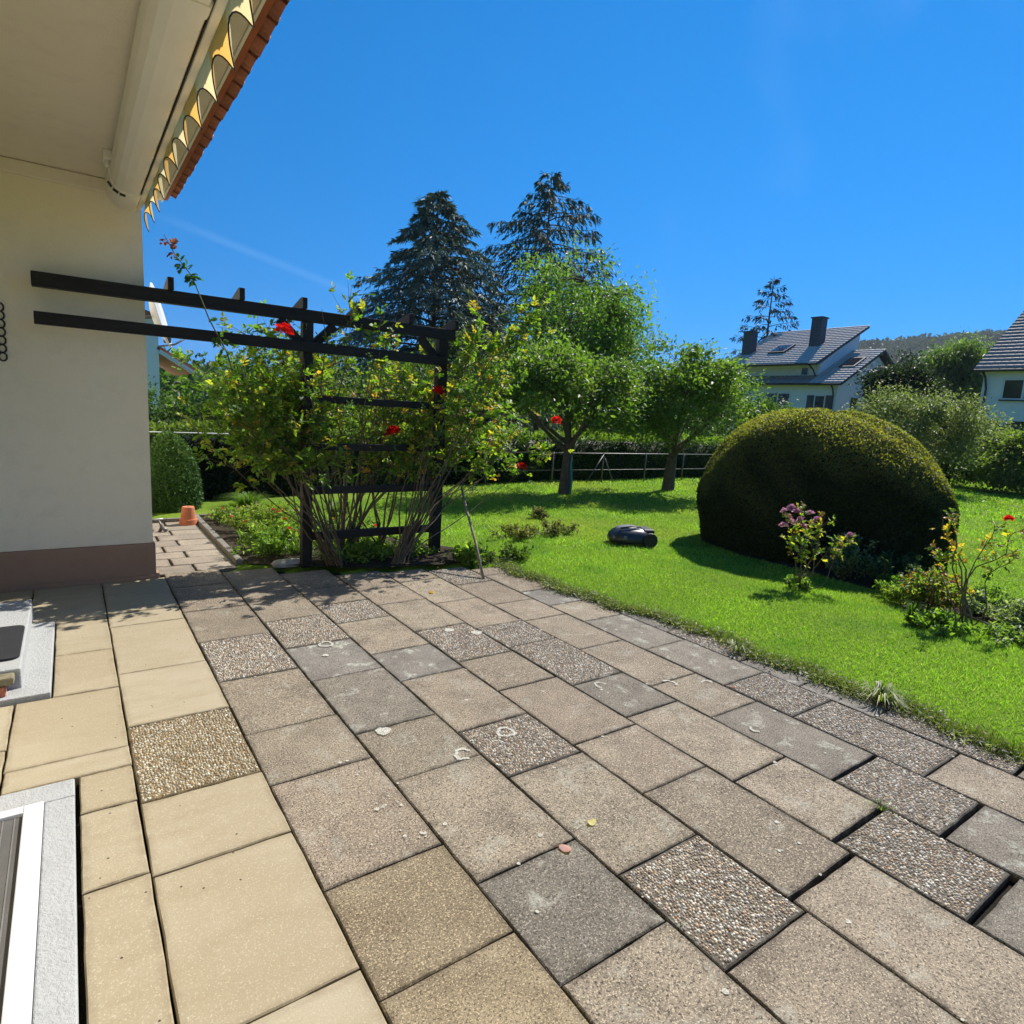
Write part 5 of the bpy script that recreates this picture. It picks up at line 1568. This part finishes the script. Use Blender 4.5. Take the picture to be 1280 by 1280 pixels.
skylight(r1, 40.6, 41.9, 25.5, 26.75, 5.98, .499)
skylight(r2, 41.0, 42.4, 20.75, 21.75, 4.70, .504)
window(h1, O1, 39.3, 23.85, 25.55, 3.28, 4.05, mull=1)
window(h1, O1, 39.3, 21.45, 22.05, 2.5, 3.92, mull=0, shutters=True)
window(h1, O1, 40.0, 23.2, 23.62, 5.32, 5.78, mull=0)
window(h1, O1, 20.70, 41.0, 41.9, 2.0, 3.95, axis='v', mull=0)
tr = h1p(Geo().box(40.6, 47.5, 18.7, 20.55, 2.55, 2.65), 'terrace_roof', MT['trim'])
for x in (40.7, 44, 47.3):
    Geo().box(x, x + .1, 18.8, 18.9, 0, 2.55).obj('terrace_post', MT['trim'], tr)

h2 = empty('grey_roofed_house', (36.3, 12.1, 0), label='pale house with steep dark brown tiled roof and one wide window', cat='house')
O2 = (-36.3, -12.1, 0)
def h2p(g, name, mat, parent=h2, **kw):
    o = g.obj(name, mat, parent, **kw)
    if parent is h2: o.location = O2
    return o
h2p(Geo().prism([(36.35, 2.72), (36.35, 5.25), (41.2, 8.3), (46.05, 5.25), (46.05, 2.72)], 'y', -2.0, 12.10), 'wall', MT['whitewall'])
h2p(Geo().box(36.6, 45.8, -1.8, 11.9, 0, 2.718), 'basement_wall', MT['slate'])
r5 = h2p(quadslab(Geo(), [(35.95, -2.3, 5.12), (35.95, 12.42, 5.12), (41.2, 12.42, 8.57), (41.2, -2.3, 8.57)], .14), 'roof', MT['trim'])
tiled_roof(r5, 'roof_tiles', (35.92, -2.3, 5.13), (35.92, 12.44, 5.13), (41.22, -2.3, 8.613), MT['roofdark'], tw=.30, tl=.34, th=.02)
h2p(quadslab(Geo(), [(41.21, -2.3, 8.56), (41.21, 12.42, 8.56), (46.5, 12.42, 5.12), (46.5, -2.3, 5.12)], .14), 'roof', MT['roofdark'])
h2p(Geo().tube([(35.9, -2.3, 5.06), (35.9, 12.4, 5.06)], .07, 7), 'gutter', MT['trim'])
h2p(Geo().tube([(35.9, 12.0, 5.0), (36.1, 11.95, 4.75), (36.27, 11.9, 4.2), (36.27, 11.9, 2.8)], .05, 6), 'downpipe', MT['trim'])
window(h2, O2, 36.35, 8.9, 11.2, 3.78, 4.62, mull=2)
h2p(Geo().bar((35.2, 11.5, 1.2), (36.3, 10.9, 2.7), .12, .12), 'stair_rail', MT['frame'])

# neighbour behind the path: grey wall, red roof, satellite dish
h3 = empty('red_roofed_house', (1.9, 22, 0), label='grey walled neighbour house with small red tiled roof beyond the hedge', cat='house')
o = Geo().prism([(-6, 0), (2.28, 0), (2.28, 3.95), (-2, 5.6), (-6, 4.0)], 'y', 22, 30).obj('wall', MT['whitewall'], h3); o.location = (-1.9, -22, 0)
o = quadslab(Geo(), [(2.45, 21.8, 3.93), (2.45, 30.2, 3.93), (-2, 30.2, 5.68), (-2, 21.8, 5.68)], .12).obj('roof', MT['roofred'], h3); o.location = (-1.9, -22, 0)
o = quadslab(Geo(), [(2.285, 22.0, 3.15), (3.35, 22.0, 2.50), (3.35, 27.0, 2.50), (2.285, 27, 3.15)], .12).obj('porch_roof', MT['roofred'], h3); o.location = (-1.9, -22, 0)
o = Geo().bar((2.29, 21.97, 2.98), (3.36, 21.97, 2.33), .05, .12).obj('bargeboard', MT['frame'], h3); o.location = (-1.9, -22, 0)
sat = empty('satellite_dish', (.60, 9.0, 2.5), label='white satellite dish seen edge-on beside the house corner', cat='satellite dish')
vs, fs = [], []
nr_, na = 6, 28
for i_ in range(nr_ + 1):
    r = .37 * i_ / nr_
    for k in range(na):
        a = 2 * math.pi * k / na
        vs.append((.10 * (r / .37) ** 2, r * math.cos(a), r * math.sin(a) * 1.05))
for i_ in range(nr_):
    for k in range(na):
        fs.append((i_ * na + k, i_ * na + (k + 1) % na, (i_ + 1) * na + (k + 1) % na, (i_ + 1) * na + k))
dsh = Geo().add(vs, fs).mesh('reflector', MT['whitebar'], smooth=True)
dob = link_mesh('reflector', dsh, None, sat, (.27, 0, .18), (.0, -.25, -.22))
md = dob.modifiers.new('thickness', 'SOLIDIFY'); md.thickness = .014
Geo().tube([(.33, -.04, -.17), (.50, -.08, -.13), (.64, -.06, -.03)], .012, 6).obj('feed_arm', MT['galv'], sat, smooth=True)
Geo().tube([(.27, 0, .18), (.16, .02, .16), (.0, .02, .16)], .022, 8).obj('wall_arm', MT['galv'], sat, smooth=True)
Geo().box(.38, .46, -.12, -.04, -.12, -.04).obj('receiver', MT['trim'], sat, bevel=.01)

# ================================================================== FAR WOODS AND HILLS
V, F, n0 = [], [], 0
na, nr_ = 160, 14
aa = np.linspace(math.radians(-30), math.radians(110), na)
prof = []
rs = np.linspace(420, 900, nr_)
A, Rr = np.meshgrid(aa, rs)
hx = np.sin(A) * Rr; hy = np.cos(A) * Rr
env = np.clip((Rr - 420) / 300, 0, 1)
top = 84 * np.exp(-((np.degrees(A) - 74) / 30) ** 2) + 10
hz = env * top - 4
G = np.stack([hx, hy, hz], -1)
i = np.arange(nr_ - 1)[:, None] * na + np.arange(na - 1)[None, :]
link_mesh('hills', np_mesh('hills', G.reshape(-1, 3), np.stack([i, i + 1, i + na + 1, i + na], -1).reshape(-1, 4), smooth=True), MT['hill'], kind='structure')
# wood on the hill: crowns as lumpy tufts of leaves
n = 6600
a = np.radians(rng.uniform(-25, 106, n)); r = rng.uniform(540, 790, n)
zz = np.clip((r - 420) / 300, 0, 1) * (84 * np.exp(-((np.degrees(a) - 74) / 30) ** 2) + 10) - 2
cen = np.stack([np.sin(a) * r, np.cos(a) * r, zz + 1.5], 1)
m = 22
d = unit(rng.normal(size=(n, m, 3)) + [0, 0, .5])
pos = (cen[:, None] + d * [5.0, 5.0, 5.5] * rng.uniform(.7, 1.1, (n, m, 1))).reshape(-1, 3)
col = np.repeat(palette(n, [(.070, .115, .045), (.090, .135, .050), (.055, .09, .04)], .15), m, 0) * rng.uniform(.8, 1.2, (n * m, 1))
k = n * m
leaves('hill_wood', pos, unit(d.reshape(-1, 3) + rdir(k)), unit(d.reshape(-1, 3) + rdir(k) * .5), rng.uniform(3.2, 5.5, k), rng.uniform(2.4, 4.0, k), np.clip(col, 0, 1), MT['needle'], label='distant wooded hill beyond the houses', cat='woodland', kind='stuff')
# far belt of trees closing the horizon behind the gardens
n = 520
a = np.radians(rng.uniform(-15, 100, n)); r = rng.uniform(70, 110, n)
hgt = rng.uniform(3.0, 6.2, n) * (1 - .25 * (np.degrees(a) > 55))
cen = np.stack([np.sin(a) * r, np.cos(a) * r, hgt * .5], 1)
m = 150
d = unit(rng.normal(size=(n, m, 3)))
sc = np.stack([rng.uniform(2.2, 4, n), rng.uniform(2.2, 4, n), hgt * .55], 1)
pos = (cen[:, None] + d * sc[:, None] * rng.uniform(.55, 1.08, (n, m, 1))).reshape(-1, 3)
pos[:, 2] = np.maximum(pos[:, 2], .1)
k = n * m
col = np.repeat(palette(n, DG + LG[:2], .15), m, 0) * rng.uniform(.75, 1.25, (k, 1))
leaves('tree_belt', pos, unit(d.reshape(-1, 3) + rdir(k)), unit(d.reshape(-1, 3) + rdir(k) * .6), rng.uniform(.5, 1.0, k), rng.uniform(.35, .7, k), np.clip(col, 0, 1), MT['leaf'], label='belt of distant garden trees closing the horizon', cat='trees', kind='stuff')

# ================================================================== AIR
hz_m = bpy.data.materials.new('haze')
hz_m.use_nodes = True
hn = hz_m.node_tree
hn.nodes.remove(hn.nodes['Principled BSDF'])
hv = hn.nodes.new('ShaderNodeVolumePrincipled')
hv.inputs['Color'].default_value = (.80, .88, 1.0, 1)
hv.inputs['Density'].default_value = .00016
hv.inputs['Anisotropy'].default_value = .2
hn.links.new(hv.outputs[0], hn.nodes['Material Output'].inputs['Volume'])
Geo().box(-1600, 1600, -1600, 1600, -5.5, 125).obj('haze', hz_m, label='thin pale summer haze over the gardens and hill', cat='haze', kind='stuff')

# ---- sets of alike things
GROUPS = {'apple_tree': 'apple trees on the lawn', 'climbing_rose': 'climbing roses on the pergola trellis', 'rose_bush': 'bush roses before the yew dome', 'geranium_plant': 'flowering ground cover in the path bed',
          'spirea_shrub': 'low shrubs at the foot of the yew dome', 'catmint_plant': 'silvery plants of the rose bed', 'lambs_ear_plant': 'grey leaved plants of the rose bed', 'cranesbill_plant': 'low green plants of the rose bed',
          'weed_clump': 'weed clumps around the roses', 'heather_plant': 'low olive plants on the lawn', 'sorrel_plant': 'weeds at the terrace corner', 'grass_tuft': 'grass tufts at the terrace edge', 'grass_clump': 'tall grass near the path',
          'fallen_leaf': 'fallen leaves on the terrace', 'hedge': 'boundary hedges'}
for o in bpy.data.objects:
    k = o.name.split('.')[0]
    if o.parent is None and 'category' in o and k in GROUPS and o.get('kind') is None:
        o['group'] = GROUPS[k]
